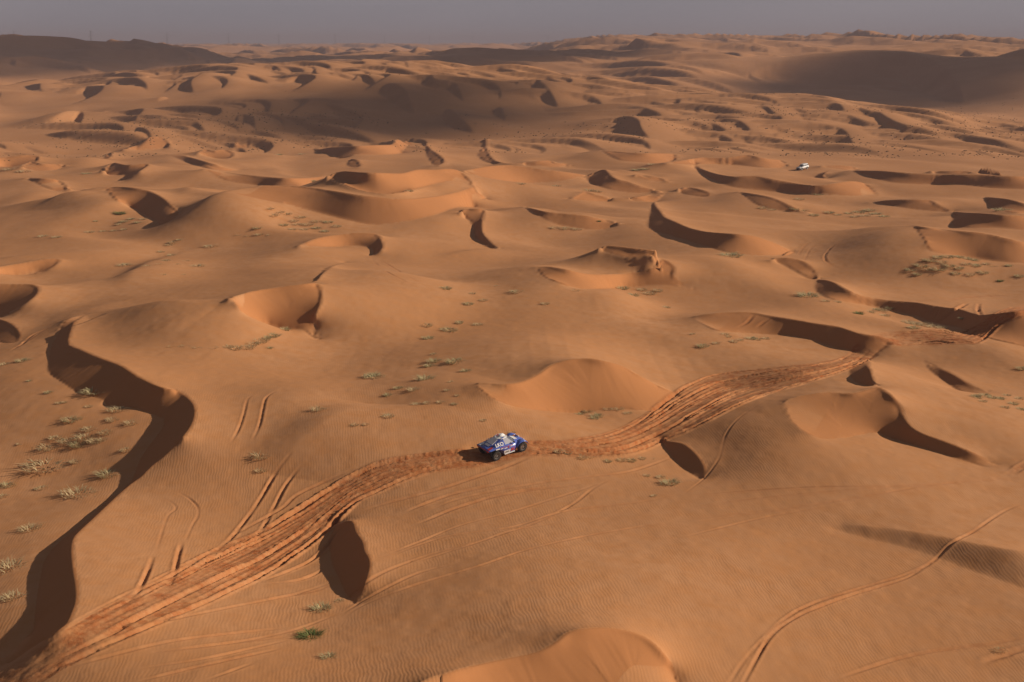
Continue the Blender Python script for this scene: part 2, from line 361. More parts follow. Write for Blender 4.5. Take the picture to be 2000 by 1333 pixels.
# far dunes: crest line and how far (photo rows of the tile) the slip face drops
FAR = [
    ('U2', [(200, 408), (240, 405), (300, 410), (360, 408)], 16), ('U2', [(250, 440), (300, 430), (357, 445)], 14),
    ('U2', [(360, 455), (420, 437), (495, 435), (500, 460)], 22),
    ('U2', [(475, 500), (510, 470), (535, 495), (545, 515), (620, 525), (670, 530), (690, 560), (725, 600)], 45),
    ('U2', [(230, 520), (290, 530), (340, 550), (380, 575), (390, 600), (430, 660)], 50),
    ('U2', [(600, 455), (680, 450), (740, 460), (780, 485), (838, 505)], 28), ('U2', [(505, 428), (560, 428), (640, 430)], 8),
    ('U2', [(735, 432), (805, 425), (808, 440)], 10), ('U2', [(935, 450), (980, 435), (1010, 455)], 16),
    ('U2', [(1030, 435), (1100, 430), (1170, 437)], 10), ('U2', [(1230, 445), (1290, 460), (1370, 462), (1455, 475)], 26),
    ('U2', [(1245, 435), (1330, 432)], 8), ('U2', [(1340, 438), (1420, 432), (1490, 438)], 10),
    ('U2', [(1500, 445), (1560, 445), (1610, 455), (1638, 470)], 20), ('U2', [(1210, 490), (1250, 480), (1285, 497)], 14),
    ('U2', [(785, 552), (850, 548), (910, 560), (912, 580)], 18), ('U2', [(930, 495), (965, 498), (970, 515)], 14),
    ('U2', [(1070, 545), (1110, 520), (1165, 517), (1165, 540), (1200, 560), (1240, 590), (1275, 625)], 45),
    ('U2', [(585, 630), (630, 645), (660, 680), (700, 730), (780, 775)], 36), ('U2', [(880, 630), (940, 635), (945, 660), (958, 700), (950, 715)], 22),
    ('U2', [(1350, 605), (1400, 605), (1405, 620)], 10), ('U2', [(1460, 590), (1550, 593), (1620, 600), (1650, 625)], 22),
    ('U2', [(1560, 660), (1620, 645), (1720, 650), (1800, 670), (1880, 700), (1910, 740)], 36),
    ('U2', [(1570, 550), (1640, 555), (1700, 570)], 11), ('U2', [(1710, 573), (1800, 582)], 11),
    ('U2', [(1760, 610), (1820, 620), (1900, 635), (2000, 650)], 20), ('U2', [(1900, 590), (1950, 580), (2000, 600)], 12),
    ('U2', [(1540, 760), (1600, 742), (1680, 750), (1740, 780), (1755, 820), (1810, 860), (1890, 890)], 60),
    ('U2', [(20, 475), (80, 465), (150, 475)], 14),
    ('U3', [(0, 600), (40, 615), (45, 635)], 12), ('U3', [(0, 650), (60, 660), (120, 690), (163, 720)], 22),
    ('U3', [(165, 650), (230, 655), (305, 640), (310, 660), (315, 700)], 22), ('U3', [(395, 700), (440, 670), (490, 668), (540, 700), (600, 745), (660, 775)], 32),
    ('U3', [(685, 622), (770, 618), (845, 635)], 15), ('U3', [(585, 672), (640, 670), (720, 690), (800, 722)], 19),
    ('U3', [(870, 700), (920, 682), (1010, 685), (1090, 710), (1160, 720), (1210, 755), (1300, 790), (1400, 800), (1500, 825), (1590, 870), (1640, 885)], 45),
    ('U3', [(735, 745), (860, 755), (1000, 760), (1110, 790)], 13), ('U3', [(740, 785), (830, 780), (920, 795), (965, 820), (990, 855), (1040, 885)], 36),
    ('U3', [(1125, 843), (1200, 850), (1260, 868)], 15), ('U3', [(1640, 885), (1740, 895), (1830, 920), (1870, 945)], 15),
    ('U3', [(1440, 920), (1500, 915), (1560, 925)], 12), ('U3', [(495, 605), (575, 625)], 7), ('U3', [(930, 640), (990, 650)], 8),
    ('U1', [(440, 565), (540, 545), (600, 530), (645, 508)], 28), ('U1', [(680, 495), (780, 488), (850, 490), (880, 475), (935, 478), (915, 510)], 23),
    ('U1', [(1450, 425), (1500, 400), (1560, 393), (1580, 405), (1560, 425)], 22), ('U1', [(1280, 450), (1350, 440), (1430, 440), (1440, 470)], 32),
    ('U1', [(1700, 420), (1780, 418), (1840, 425), (1855, 460), (1900, 480), (1960, 487)], 24), ('U1', [(1660, 500), (1720, 485), (1785, 482), (1790, 505)], 24),
    ('U1', [(1640, 350), (1720, 342), (1800, 345)], 14), ('U1', [(1590, 385), (1675, 378)], 9), ('U1', [(1840, 395), (1940, 385)], 12),
    ('U1', [(590, 675), (615, 655), (640, 645)], 10), ('U1', [(240, 740), (330, 720), (430, 690), (485, 685), (490, 710), (460, 745)], 40),
    ('U1', [(920, 600), (990, 585)], 10), ('U1', [(770, 445), (860, 420), (1000, 400)], 15), ('U1', [(1910, 615), (1950, 620), (1965, 660)], 20),
]

# ------------------------------------------------------------------ the height field is solved in log-polar cells
DL = 0.0019
TH0, TH1 = -0.50, 0.50
LR0, LR1 = math.log(44.0), math.log(2600.0)
NC = int((TH1 - TH0) / DL) // 32 * 32
NR = int((LR1 - LR0) / DL) // 32 * 32
th_c = TH0 + (np.arange(NC) + .5) * DL
lr_c = LR0 + (np.arange(NR) + .5) * DL
GT, GL = np.meshgrid(th_c, lr_c)
GR = np.exp(GL)
GX = GR * np.sin(GT)
GY = GR * np.cos(GT)


def near_line(P, val, X, Y):
    """Distance to the polyline P (n x 2) and val / arc length at the nearest point."""
    best = np.full(X.shape, 1e18)
    bv = np.zeros(X.shape)
    bs = np.zeros(X.shape)
    L = 0.0
    for i in range(len(P) - 1):
        ax, ay = P[i]
        ex, ey = P[i + 1] - P[i]
        l2 = ex * ex + ey * ey + 1e-12
        t = np.clip(((X - ax) * ex + (Y - ay) * ey) / l2, 0, 1)
        d2 = (X - ax - t * ex) ** 2 + (Y - ay - t * ey) ** 2
        m = d2 < best
        best[m] = d2[m]
        bv[m] = (val[i] + (val[i + 1] - val[i]) * t)[m]
        ln = math.sqrt(l2)
        bs[m] = (L + ln * t)[m]
        L += ln
    return np.sqrt(best), bv, bs


def inside(poly, X, Y):
    r = np.zeros(X.shape, bool)
    n = len(poly)
    for i in range(n):
        x1, y1 = poly[i]
        x2, y2 = poly[(i + 1) % n]
        if y1 == y2:
            continue
        c = ((y1 > Y) != (y2 > Y)) & (X < (x2 - x1) * (Y - y1) / (y2 - y1) + x1)
        r ^= c
    return r


class Strip:
    pass


def make_strip(crest_px, toe_px, m=0.6, dz=0.0, soft=0, n=None, hmax=9.0, lift=1.0, reach=.55):
    """lift: the left end of a bowl runs out into high ground (1) or the crest runs down to the floor (0)."""
    s = Strip()
    ln = np.linalg.norm(np.diff(crest_px, axis=0), axis=1).sum()
    n = n or int(np.clip(ln / 7, 14, 110))
    c = spline(crest_px, n)
    t = spline(toe_px, n)
    k = np.array([1, 2, 3, 2, 1], float) / 9
    par = np.linspace(0, 1, n)
    g = 0.5 + 0.5 * np.cos(np.pi * np.clip(par / reach, 0, 1))
    span = np.linspace(-0.2, hmax, 180)
    T = C = zs = None
    hl = 0.0
    for it in range(3 if lift > 0 else 1):
        T = np.array([hit_base(u, v, dz + hl * gg) for (u, v), gg in zip(t, g)])
        dirs = np.array([ray(u, v) for u, v in t])
        lt = np.log(T[:, 1] / dirs[:, 1])
        for _ in range(3):                        # a sight line may catch a nearer swell: keep the toe line smooth
            q = np.pad(lt, 2, 'edge')
            lt = np.median(np.stack([q[j:j + n] for j in range(5)]), 0)
        for _ in range(6):
            lt = np.convolve(np.pad(lt, 2, 'reflect', reflect_type='odd'), k, 'valid')
        T = dirs * np.exp(lt)[:, None] + (0, 0, CAM_H)
        zs = np.zeros(n)
        for i, (u, v) in enumerate(c):
            d = ray(u, v)
            z0 = T[i, 2]
            z = z0 + span
            tt = (z - CAM_H) / min(d[2], -1e-3)
            P = np.stack([d[0] * tt, d[1] * tt], 1)
            dist, tz, _ = near_line(T[:, :2], T[:, 2], P[:, 0], P[:, 1])
            f = (z - tz) - m * dist
            f[z < tz - 0.2] = -99
            kk = int(np.argmax(f >= 0)) if (f >= 0).any() else int(np.argmax(f))
            zs[i] = z[kk] - z0
        zs = np.clip(zs, 0.0, hmax)
        for _ in range(8):
            zs = np.convolve(np.pad(zs, 2, 'edge'), k, 'valid')
        zs *= np.clip(np.arange(n) / max(2.0, n * 0.08), 0, 1) * np.clip(np.arange(n)[::-1] / max(2.0, n * 0.16), 0, 1)
        zs = np.minimum(zs, np.maximum(1.12 * float(zs.max()) - hl * g, 0.0))
        for _ in range(3):
            zs = np.convolve(np.pad(zs, 2, 'edge'), k, 'valid')
        hl = lift * 0.85 * float(zs.max())
    zc = zs + T[:, 2]
    C = np.zeros((n, 3))
    for i, (u, v) in enumerate(c):
        d = ray(u, v)
        tt = (zc[i] - CAM_H) / min(d[2], -1e-3)
        C[i] = (d[0] * tt, d[1] * tt, zc[i])
    s.C, s.T, s.h = C, T, zs
    s.up = hl * g + zs          # how far the crest stands above the open ground
    s.poly = np.vstack([C[:, :2], T[::-1, :2]])
    s.soft = soft
    s.m = m
    return s


LIFT = {9: 1.5, 3: 0, 4: 0.35, 6: 0, 8: 0.3, 10: 0, 11: 0, 12: 0.5, 14: 0.5, 15: 0, 16: 0, 18: 0.2, 19: 0.2, 20: 0.3, 21: 0, 22: 0.3, 25: 0, 34: 0.3, 35: 0, 37: 0.6, 38: 0, 39: 0, 40: 0.3, 41: 0.3, 42: 0.3, 44: 0.3, 46: 0.5, 48: 0, 50: 0.5, 51: 0, 53: 0, 55: 0, 60: .3, 58: .2}
def make_bodies(strips):
    X, Y = np.meshgrid(BX0 + BD * np.arange(BNX), BY0 + BD * np.arange(BNY))
    tot = np.zeros(X.shape)
    for st in strips:
        h = float(st.h.max())
        if h < .5 or st.soft:
            continue
        k = max(1, len(st.C) // 30)
        C, T = st.C[::k], st.T[::k]
        env = (st.h + .35 * (st.up - st.h))[::k]
        dc, e, _ = near_line(C[:, :2], env, X, Y)
        dt, _, _ = near_line(T[:, :2], T[:, 2], X, Y)
        sgn = np.where(dc < dt, dc, -dt)
        sgn = np.where(inside(st.poly[::max(1, k // 2)], X, Y), 0, sgn)
        w = 9 + 4.2 * min(h, 4)
        f = BODY_H * e * np.exp(-((sgn - .30 * w) / w) ** 2)
        tot += np.clip(f, 0, None) ** 3
    tot = tot ** (1 / 3)
    ker = np.exp(-np.linspace(-2, 2, 9) ** 2)
    ker /= ker.sum()
    for _ in range(4):
        tot = np.apply_along_axis(lambda v: np.convolve(np.pad(v, 4, 'edge'), ker, 'valid'), 0, tot)
        tot = np.apply_along_axis(lambda v: np.convolve(np.pad(v, 4, 'edge'), ker, 'valid'), 1, tot)
    return tot - 1.8


BODY_H = 1.55
for _pass in range(2):
    STRIPS = []
    for k, (tile, cr, toe, opt) in enumerate(DUNES):
        STRIPS.append(make_strip(px(tile, cr), px(tile, toe), lift=LIFT.get(k, 1.3), **opt))
    if _pass == 0:
        BODY = make_bodies(STRIPS)
print('strip heights', [(i, round(float(s.h.max()), 1), [int(q) for q in px(DUNES[i][0], DUNES[i][1])[len(DUNES[i][1])//2]]) for i, s in enumerate(STRIPS[:len(DUNES)])])


def window(s, TH, LRR, pad):
    """Index ranges of the cells round a strip."""
    a = np.arctan2(s.poly[:, 0], s.poly[:, 1])
    l = np.log(np.hypot(s.poly[:, 0], s.poly[:, 1]))
    r = math.exp(l.min())
    p = pad / r
    j0, j1 = np.searchsorted(TH, [a.min() - p, a.max() + p])
    i0, i1 = np.searchsorted(LRR, [l.min() - p, l.max() + p])
    return slice(i0, i1), slice(j0, j1)


def solve():
    B = base(GX, GY)
    rr = (DL * GR) ** 2
    Lb = np.where(GR < 300, 13.0, 13.0 + (GR - 300) * 0.06)
    lam = rr / Lb ** 2
    lamt = lam * 0.0
    B0 = B
    for s in STRIPS:
        hm = max(0.4, float(s.h.max()))
        w = window(s, th_c, lr_c, 7 * hm + 5)
        X, Y = GX[w], GY[w]
        if X.size == 0:
            continue
        dc, zc, sc = near_line(s.C[:, :2], s.C[:, 2], X, Y)
        dt, zt, _ = near_line(s.T[:, :2], s.T[:, 2], X, Y)
        _, hc, _ = near_line(s.C[:, :2], s.h, X, Y)
        _, uc, _ = near_line(s.C[:, :2], s.up, X, Y)
        zc = zc - B[w]
        zt = zt - B[w]
        ins = inside(s.poly, X, Y)
        cell = DL * GR[w]
        st = (~ins) & (dc < dt)
        ux = np.minimum(uc, 1.25 * hm)
        wst = 2.0 + 2.8 * ux
        l1 = rr[w] / 2.2 ** 2 * np.exp(-(dc / wst) ** 2) * np.clip(uc / 0.8, 0, 1) * np.clip(1 - (dc / (1.7 * wst)) ** 2, 0, 1) ** 2
        l1 = np.where(st, l1, 0)
        to = (~ins) & (dt <= dc)
        wto = 1.5 + 2.2 * ux
        l2 = np.where(to, rr[w] / 2.5 ** 2 * np.exp(-(dt / wto) ** 2) * np.clip(uc / 0.8, 0, 1) * np.clip(1 - (dt / (1.7 * wto)) ** 2, 0, 1) ** 2, 0)
        tgt_c = zc - 0.22 * dc * np.clip(1.3 - dc / (6 * ux + 3), .3, 1)
        if not s.soft:
            zero = ins & (hc > .35)
            lam[w] = np.where(zero, 0, lam[w])
            lamt[w] = np.where(zero, 0, lamt[w])
        lam[w] += l1 + l2
        lamt[w] += l1 * tgt_c + l2 * zt
        if not s.soft:
            band = (dc < 1.0 * cell) & (dc < dt) & (hc > .1)
            zb = np.where(ins, zc - .5 * np.minimum(dc, hc), zc)
            pin = np.where(band, 300.0, 0)
            band2 = (dt < 1.0 * cell) & (dt <= dc) & (hc > .1)
            pin = np.where(band2, 300.0, pin)
            zb = np.where(band2, zt + np.where(ins, .5 * np.minimum(dt, hc), 0), zb)
        else:
            zb = zt + (zc - zt) * dt / (dt + dc + 1e-6)
            pin = np.where(ins, 0.4, 0)
        pin = pin * (np.clip((hc - .05) / .5, 0, 1) ** 2 if not s.soft else 1)
        lam[w] += pin
        lamt[w] += pin * zb
    levels = [(lam, lamt)]
    for _ in range(5):
        a, b = levels[-1]
        a = a.reshape(a.shape[0] // 2, 2, a.shape[1] // 2, 2).mean((1, 3)) * 4
        b = b.reshape(b.shape[0] // 2, 2, b.shape[1] // 2, 2).mean((1, 3)) * 4
        levels.append((a, b))
    h = levels[-1][1] / (levels[-1][0] + 1e-9)
    for k in range(5, -1, -1):
        a, b = levels[k]
        if h.shape != a.shape:
            h = np.repeat(np.repeat(h, 2, 0), 2, 1)
            h = 0.25 * (np.roll(h, 1, 0) + h * 2 + np.roll(h, -1, 0))
        inv = 1.0 / (4.0 + a)
        for _ in range(120 if k > 1 else 60):
            p = np.pad(h, 1, 'edge')
            h = (p[:-2, 1:-1] + p[2:, 1:-1] + p[1:-1, :-2] + p[1:-1, 2:] + b) * inv
    return h + B


HS = solve()


def cubic_sample(th, lr):
    """Catmull-Rom sample of the solved field on the grid th x lr (1-D arrays)."""
    def weights(v, n):
        f = np.clip(v, 1.001, n - 2.002)
        i = np.floor(f).astype(int)
        t = f - i
        w = np.stack([-.5 * t + t * t - .5 * t ** 3, 1 - 2.5 * t * t + 1.5 * t ** 3, .5 * t + 2 * t * t - 1.5 * t ** 3, -.5 * t * t + .5 * t ** 3], 1)
        return i, w
    ic, wc = weights((th - TH0) / DL - .5, NC)
    ir, wr = weights((lr - LR0) / DL - .5, NR)
    A = sum(HS[:, ic - 1 + k] * wc[None, :, k] for k in range(4))
    return sum(A[ir - 1 + k, :] * wr[:, k][:, None] for k in range(4))


# ------------------------------------------------------------------ mesh rows (range) and columns (bearing)
rows = []
r = 45.0
while r < 29000:
    rows.append(r)
    if r < 62: r *= 1.004
    elif r < 185: r *= 1.00125
    elif r < 600: r *= 1.0024
    elif r < 1500: r *= 1.0045
    elif r < 5000: r *= 1.009
    else: r *= 1.06
rows = np.array(rows)
cols = [0.0]
a = 0.0
while a < 0.75:
    a += 0.00095 if a < 0.425 else (0.004 if a < .5 else 0.03)
    cols.append(a)
cols = np.array(cols)
cols = np.concatenate([-cols[:0:-1], cols])
lrows = np.log(rows)
MT, ML = np.meshgrid(cols, lrows)
MR = np.exp(ML)
MX = MR * np.sin(MT)
MY = MR * np.cos(MT)
print('mesh', MX.shape)
MZ = cubic_sample(cols, lrows)
bz = base(MX, MY)
f = np.clip((MR - 1900) / 600, 0, 1) 
g = np.clip((np.abs(MT) - .44) / .05, 0, 1)
f = np.maximum(f, g)
MZ = MZ * (1 - f) + bz * f + far_relief(MX, MY)
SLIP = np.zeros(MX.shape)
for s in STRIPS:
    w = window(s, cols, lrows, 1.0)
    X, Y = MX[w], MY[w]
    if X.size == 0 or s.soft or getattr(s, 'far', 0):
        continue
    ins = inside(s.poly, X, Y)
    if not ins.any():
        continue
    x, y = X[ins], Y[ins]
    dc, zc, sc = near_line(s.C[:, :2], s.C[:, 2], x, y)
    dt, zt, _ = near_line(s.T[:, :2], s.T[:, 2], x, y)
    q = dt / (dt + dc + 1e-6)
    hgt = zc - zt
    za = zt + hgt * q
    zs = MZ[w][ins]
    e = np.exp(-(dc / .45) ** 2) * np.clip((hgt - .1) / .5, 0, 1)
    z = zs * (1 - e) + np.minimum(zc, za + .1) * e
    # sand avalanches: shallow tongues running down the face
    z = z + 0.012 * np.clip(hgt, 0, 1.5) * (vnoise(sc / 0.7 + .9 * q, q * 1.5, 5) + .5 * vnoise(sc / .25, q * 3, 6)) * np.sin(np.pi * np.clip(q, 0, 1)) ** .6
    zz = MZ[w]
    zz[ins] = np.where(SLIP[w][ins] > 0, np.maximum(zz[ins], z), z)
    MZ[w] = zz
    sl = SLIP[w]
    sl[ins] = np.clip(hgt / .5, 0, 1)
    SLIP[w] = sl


def ground(x, y):
    """Height of the finished sand surface at a point."""
    t = math.atan2(x, y)
    l = math.log(math.hypot(x, y))
    j = int(np.clip(np.searchsorted(cols, t) - 1, 0, len(cols) - 2))
    i = int(np.clip(np.searchsorted(lrows, l) - 1, 0, len(rows) - 2))
    a = (t - cols[j]) / (cols[j + 1] - cols[j])
    b = (l - lrows[i]) / (lrows[i + 1] - lrows[i])
    return float((MZ[i, j] * (1 - a) + MZ[i, j + 1] * a) * (1 - b) + (MZ[i + 1, j] * (1 - a) + MZ[i + 1, j + 1] * a) * b)


def hit(u, v):
    """Where the sight line through a photo point first meets the sand."""
    d = ray(u, v)
    t = 40.0
    pt = t
    while t < 12000:
        p = d * t
        gz = ground(p[0], p[1])
        if p[2] + CAM_H < gz:
            lo, hi = pt, t
            for _ in range(18):
                mid = .5 * (lo + hi)
                p = d * mid
                if p[2] + CAM_H < ground(p[0], p[1]):
                    hi = mid
                else:
                    lo = mid
            p = d * hi
            return Vector((p[0], p[1], ground(p[0], p[1])))
        pt = t
        t += max(.25, t * .002)
    p = d * 12000
    return Vector((p[0], p[1], 0))


# dunes of the hills: crest lines with the steep side towards the left and the viewer
def far_dunes():
    add = np.zeros(MX.shape)
    items = []
    for tile, cr, drop in FAR:
        c = px(tile, cr)
        if len(c) < 3:
            c = np.vstack([c[:1], c.mean(0, keepdims=True) - (0, 1), c[1:]])
        c = spline(c, 18)
        P = np.array([hit_base(u, v) for u, v in c])
        r_ = np.hypot(P[:, 0], P[:, 1])
        P = P[np.abs(np.log(r_ / np.median(r_))) < .12]
        if len(P) < 4:
            continue
        h = float(np.clip(drop / 2.9985 * np.median(r_) / FPX * 1.15, .8, 12))
        items.append((P[:, :2], h))
    # the great steep faces of the hill on the right
    for pts, h in (([(1440, 1300), (1490, 1330), (1560, 1345), (1640, 1352), (1740, 1348), (1805, 1320), (1832, 1270), (1850, 1215), (1868, 1150)], 25), ([(1850, 1290), (1900, 1310), (1980, 1325), (2080, 1325), (2250, 1330)], 20),
                   ([(1290, 1380), (1340, 1400), (1420, 1395), (1470, 1370)], 9), ([(700, 1620), (800, 1640), (930, 1650), (1040, 1635), (1095, 1590), (1100, 1540)], 6),
                   ([(-40, 1700), (60, 1680), (160, 1690), (230, 1640)], 12), ([(160, 1600), (260, 1640), (350, 1690), (400, 1650)], 10), ([(0, 1500), (90, 1490), (170, 1450)], 8)):
        q = spline(np.array(pts, float), 60)
        k_ = (q[:, 0] - 1000) / FPX
        y_ = q[:, 1] / np.sqrt(1 + k_ * k_)
        items.append((np.stack([k_ * y_, y_], 1), h))
    rnd = random.Random(12)
    for k in range(1500):
        r_ = math.exp(rnd.uniform(math.log(600), math.log(1250 if k < 950 else 2800)))
        a_ = rnd.uniform(-.47, .47)
        x, y = r_ * math.sin(a_), r_ * math.cos(a_)
        if vnoise(np.array([x / 140]), np.array([y / 140]), 55)[0] < -.35:
            continue
        u_ = 1000 + FPX * x / y
        if u_ > 1350 and 880 < r_ < 1250:        # the gravel plain on the right carries no dunes
            continue
        L = rnd.uniform(20, 62) * (r_ / 900) ** .7
        d = rnd.gauss(-.8, .25)
        cd, sd_ = math.cos(d), math.sin(d)
        bend = rnd.uniform(.15, .6)
        t = np.linspace(-1, 1, 12)
        w = rnd.uniform(-.25, .25)
        lx = t * L
        ly = -bend * L * t * t + w * L * np.sin(2.5 * t)
        P = np.stack([x + lx * cd - ly * sd_, y + lx * sd_ + ly * cd], 1)
        items.append((P, L * rnd.uniform(.055, .105)))
    for P, h in items:
        if len(P) < 4:
            continue
        n = len(P)
        a = np.arctan2(P[:, 0], P[:, 1])
        l = np.log(np.hypot(P[:, 0], P[:, 1]))
        pad = (9 * h + 14) / math.exp(l.min())
        j0, j1 = np.searchsorted(cols, [a.min() - pad, a.max() + pad])
        i0, i1 = np.searchsorted(lrows, [l.min() - pad, l.max() + pad])
        w = (slice(i0, i1), slice(j0, j1))
        X, Y = MX[w], MY[w]
        if X.size < 4:
            continue
        fade = np.sin(np.linspace(0, math.pi, n)) ** .8 * h
        d, hh, _ = near_line(P, fade, X, Y)
        D = np.gradient(P, axis=0)
        _, tx, _ = near_line(P, D[:, 0], X, Y)
        _, ty, _ = near_line(P, D[:, 1], X, Y)
        _, qx, _ = near_line(P, P[:, 0], X, Y)
        _, qy, _ = near_line(P, P[:, 1], X, Y)
        side = tx * (Y - qy) - ty * (X - qx)
        lee = np.clip(hh - d * .58, 0, None)
        stoss = hh * np.exp(-(d / (3.2 * h + 5)) ** 2)
        g = np.where(side < 0, lee, stoss)
        add[w] = np.maximum(add[w], g)
    return add * np.clip((MR - 560) / 60, 0, 1)


MZ = MZ + far_dunes()
MZ = MZ + np.clip((500 - MR) / 150, 0, 1) * (.012 * fbm(MX / 3.2, MY / 4.2, 301, 3) + .018 * fbm(MX / .8, MY / 1.1, 311, 2) * (1 - SLIP))

# soft ridges that carry the crests on between the slip faces: right-hand side of the line is the steeper one
RIDGES = [('T1', 1.0, [(640, 345), (480, 375), (330, 425), (180, 480)]), ('T1', .9, [(1250, 345), (1150, 365), (1050, 410)]),
          ('F', 1.1, [(740, 790), (660, 835), (600, 880), (550, 930)]), ('T2', .5, [(910, 705), (760, 728), (580, 757)]),
          ('T1', .8, [(900, 790), (830, 830), (790, 870), (755, 920)]), ('T1', 1.0, [(1250, 1035), (1000, 1060), (700, 1058), (500, 1088)]),
          ('F', .8, [(470, 470), (380, 485), (300, 520), (250, 560)])]


def soft_ridges():
    add = np.zeros(MX.shape)
    for tile, h, pts in RIDGES:
        uv = spline(px(tile, pts), 30)
        P = hits(uv)
        dirs = np.array([ray(u, v) for u, v in uv])
        lt = np.log(P[:, 1] / dirs[:, 1])
        for _ in range(25):
            lt = np.convolve(np.pad(lt, 2, 'reflect', reflect_type='odd'), np.array([1, 2, 3, 2, 1]) / 9, 'valid')
        P = spline((dirs * np.exp(lt)[:, None])[:, :2], 170)
        n = len(P)
        a = np.arctan2(P[:, 0], P[:, 1])
        l = np.log(np.hypot(P[:, 0], P[:, 1]))
        pad = (12 * h + 12) / math.exp(l.min())
        j0, j1 = np.searchsorted(cols, [a.min() - pad, a.max() + pad])
        i0, i1 = np.searchsorted(lrows, [l.min() - pad, l.max() + pad])
        w = (slice(i0, i1), slice(j0, j1))
        X, Y = MX[w], MY[w]
        fade = np.sin(np.linspace(0, math.pi, n)) * h
        d, hh, _ = near_line(P, fade, X, Y)
        D = np.gradient(P, axis=0)
        _, tx, _ = near_line(P, D[:, 0], X, Y)
        _, ty, _ = near_line(P, D[:, 1], X, Y)
        _, qx, _ = near_line(P, P[:, 0], X, Y)
        _, qy, _ = near_line(P, P[:, 1], X, Y)
        side = tx * (Y - qy) - ty * (X - qx)
        lee = hh * np.exp(-(d / (2.2 * h + 1.2)) ** 2)
        stoss = hh * np.exp(-(d / (5 * h + 4)) ** 2)
        add[w] += np.where(side < 0, lee, stoss)
    return add



CHURN = np.zeros(MX.shape)
RIP = np.clip((210 - MR) / 110, 0, 1) * (1 - SLIP)

def ground_v(x, y):
    t = np.arctan2(x, y)
    l = np.log(np.hypot(x, y))
    j = np.clip(np.searchsorted(cols, t) - 1, 0, len(cols) - 2)
    i = np.clip(np.searchsorted(lrows, l) - 1, 0, len(rows) - 2)
    a = (t - cols[j]) / (cols[j + 1] - cols[j])
    b = (l - lrows[i]) / (lrows[i + 1] - lrows[i])
    return (MZ[i, j] * (1 - a) + MZ[i, j + 1] * a) * (1 - b) + (MZ[i + 1, j] * (1 - a) + MZ[i + 1, j + 1] * a) * b


def hits(uv):
    """Sand points under many photo points at once (near dune field)."""
    D = np.array([ray(u, v) for u, v in uv])
    t = np.exp(np.linspace(math.log(50), math.log(1200), 1600))
    out = np.zeros((len(D), 3))
    for k in range(0, len(D), 400):
        d = D[k:k + 400]
        X = d[:, 0:1] * t
        Y = d[:, 1:2] * t
        g = d[:, 2:3] * t + CAM_H - ground_v(X, Y)
        n = np.arange(len(d))
        q = np.clip(np.argmax(g < 0, 1), 1, len(t) - 1)
        f = np.clip(g[n, q - 1] / (g[n, q - 1] - g[n, q] + 1e-9), 0, 1)
        tt = t[q - 1] + (t[q] - t[q - 1]) * f
        out[k:k + 400] = d * tt[:, None] + (0, 0, CAM_H)
    return out


MZ = MZ + soft_ridges()

# the churned corridor of the rally: upper and lower edge in the photograph, in two stretches
COR = [
    ([(-40, 1335), (0, 1316), (100, 1248), (200, 1189), (290, 1144), (410, 1084), (500, 1042), (575, 1000), (650, 955), (740, 907), (834, 889), (934, 878), (1034, 866), (1120, 862), (1200, 845),
      (1262, 815), (1312, 777), (1350, 752), (1400, 732), (1500, 719), (1600, 707), (1650, 694), (1680, 664), (1700, 656)],
     [(-10, 1380), (60, 1345), (120, 1310), (200, 1270), (350, 1198), (440, 1156), (515, 1120), (590, 1072), (635, 1036), (692, 982), (740, 961), (834, 925), (934, 908), (1034, 889), (1175, 889), (1235, 882),
      (1287, 862), (1335, 842), (1390, 815), (1440, 790), (1500, 768), (1575, 748), (1650, 725), (1700, 704), (1738, 674)]),
    ([(1700, 655), (1760, 648), (1825, 646), (1875, 652), (1910, 635), (1950, 610), (1987, 600), (2040, 592)],
     [(1738, 674), (1780, 674), (1825, 672), (1887, 670), (1912, 667), (1962, 632), (1987, 618), (2040, 608)])]
rng = np.random.RandomState(7)
RUTS = []          # world polyline, half width, depth
cor_polys = []
for e0, e1 in COR:
    n = 200 if len(e0) > 12 else 60
    A = spline(np.array(e0, float), n)
    B_ = spline(np.array(e1, float), n)
    cor_polys.append(hits(np.vstack([A, B_[::-1]]))[:, :2])
    s_ = np.linspace(0, 1, n)
    nr_ = 25
    for k in range(nr_):
        f = (k + .5) / nr_ + rng.uniform(-.02, .02)
        f = f + .10 * np.sin(s_ * rng.uniform(5, 14) + rng.uniform(0, 6)) + .012 * np.sin(s_ * rng.uniform(20, 40) + rng.uniform(0, 6))
        a0, a1 = 0, n
        if rng.rand() < .45:
            a0 = int(rng.uniform(0, .5) * n)
            a1 = a0 + int(rng.uniform(.3, .6) * n)
        P = A + (B_ - A) * np.clip(f, -.02, 1.03)[:, None]
        P = P[a0:a1]
        RUTS.append((hits(P)[:, :2], rng.uniform(.08, .20), rng.choice([.10, .2, .34, .55]), .85))
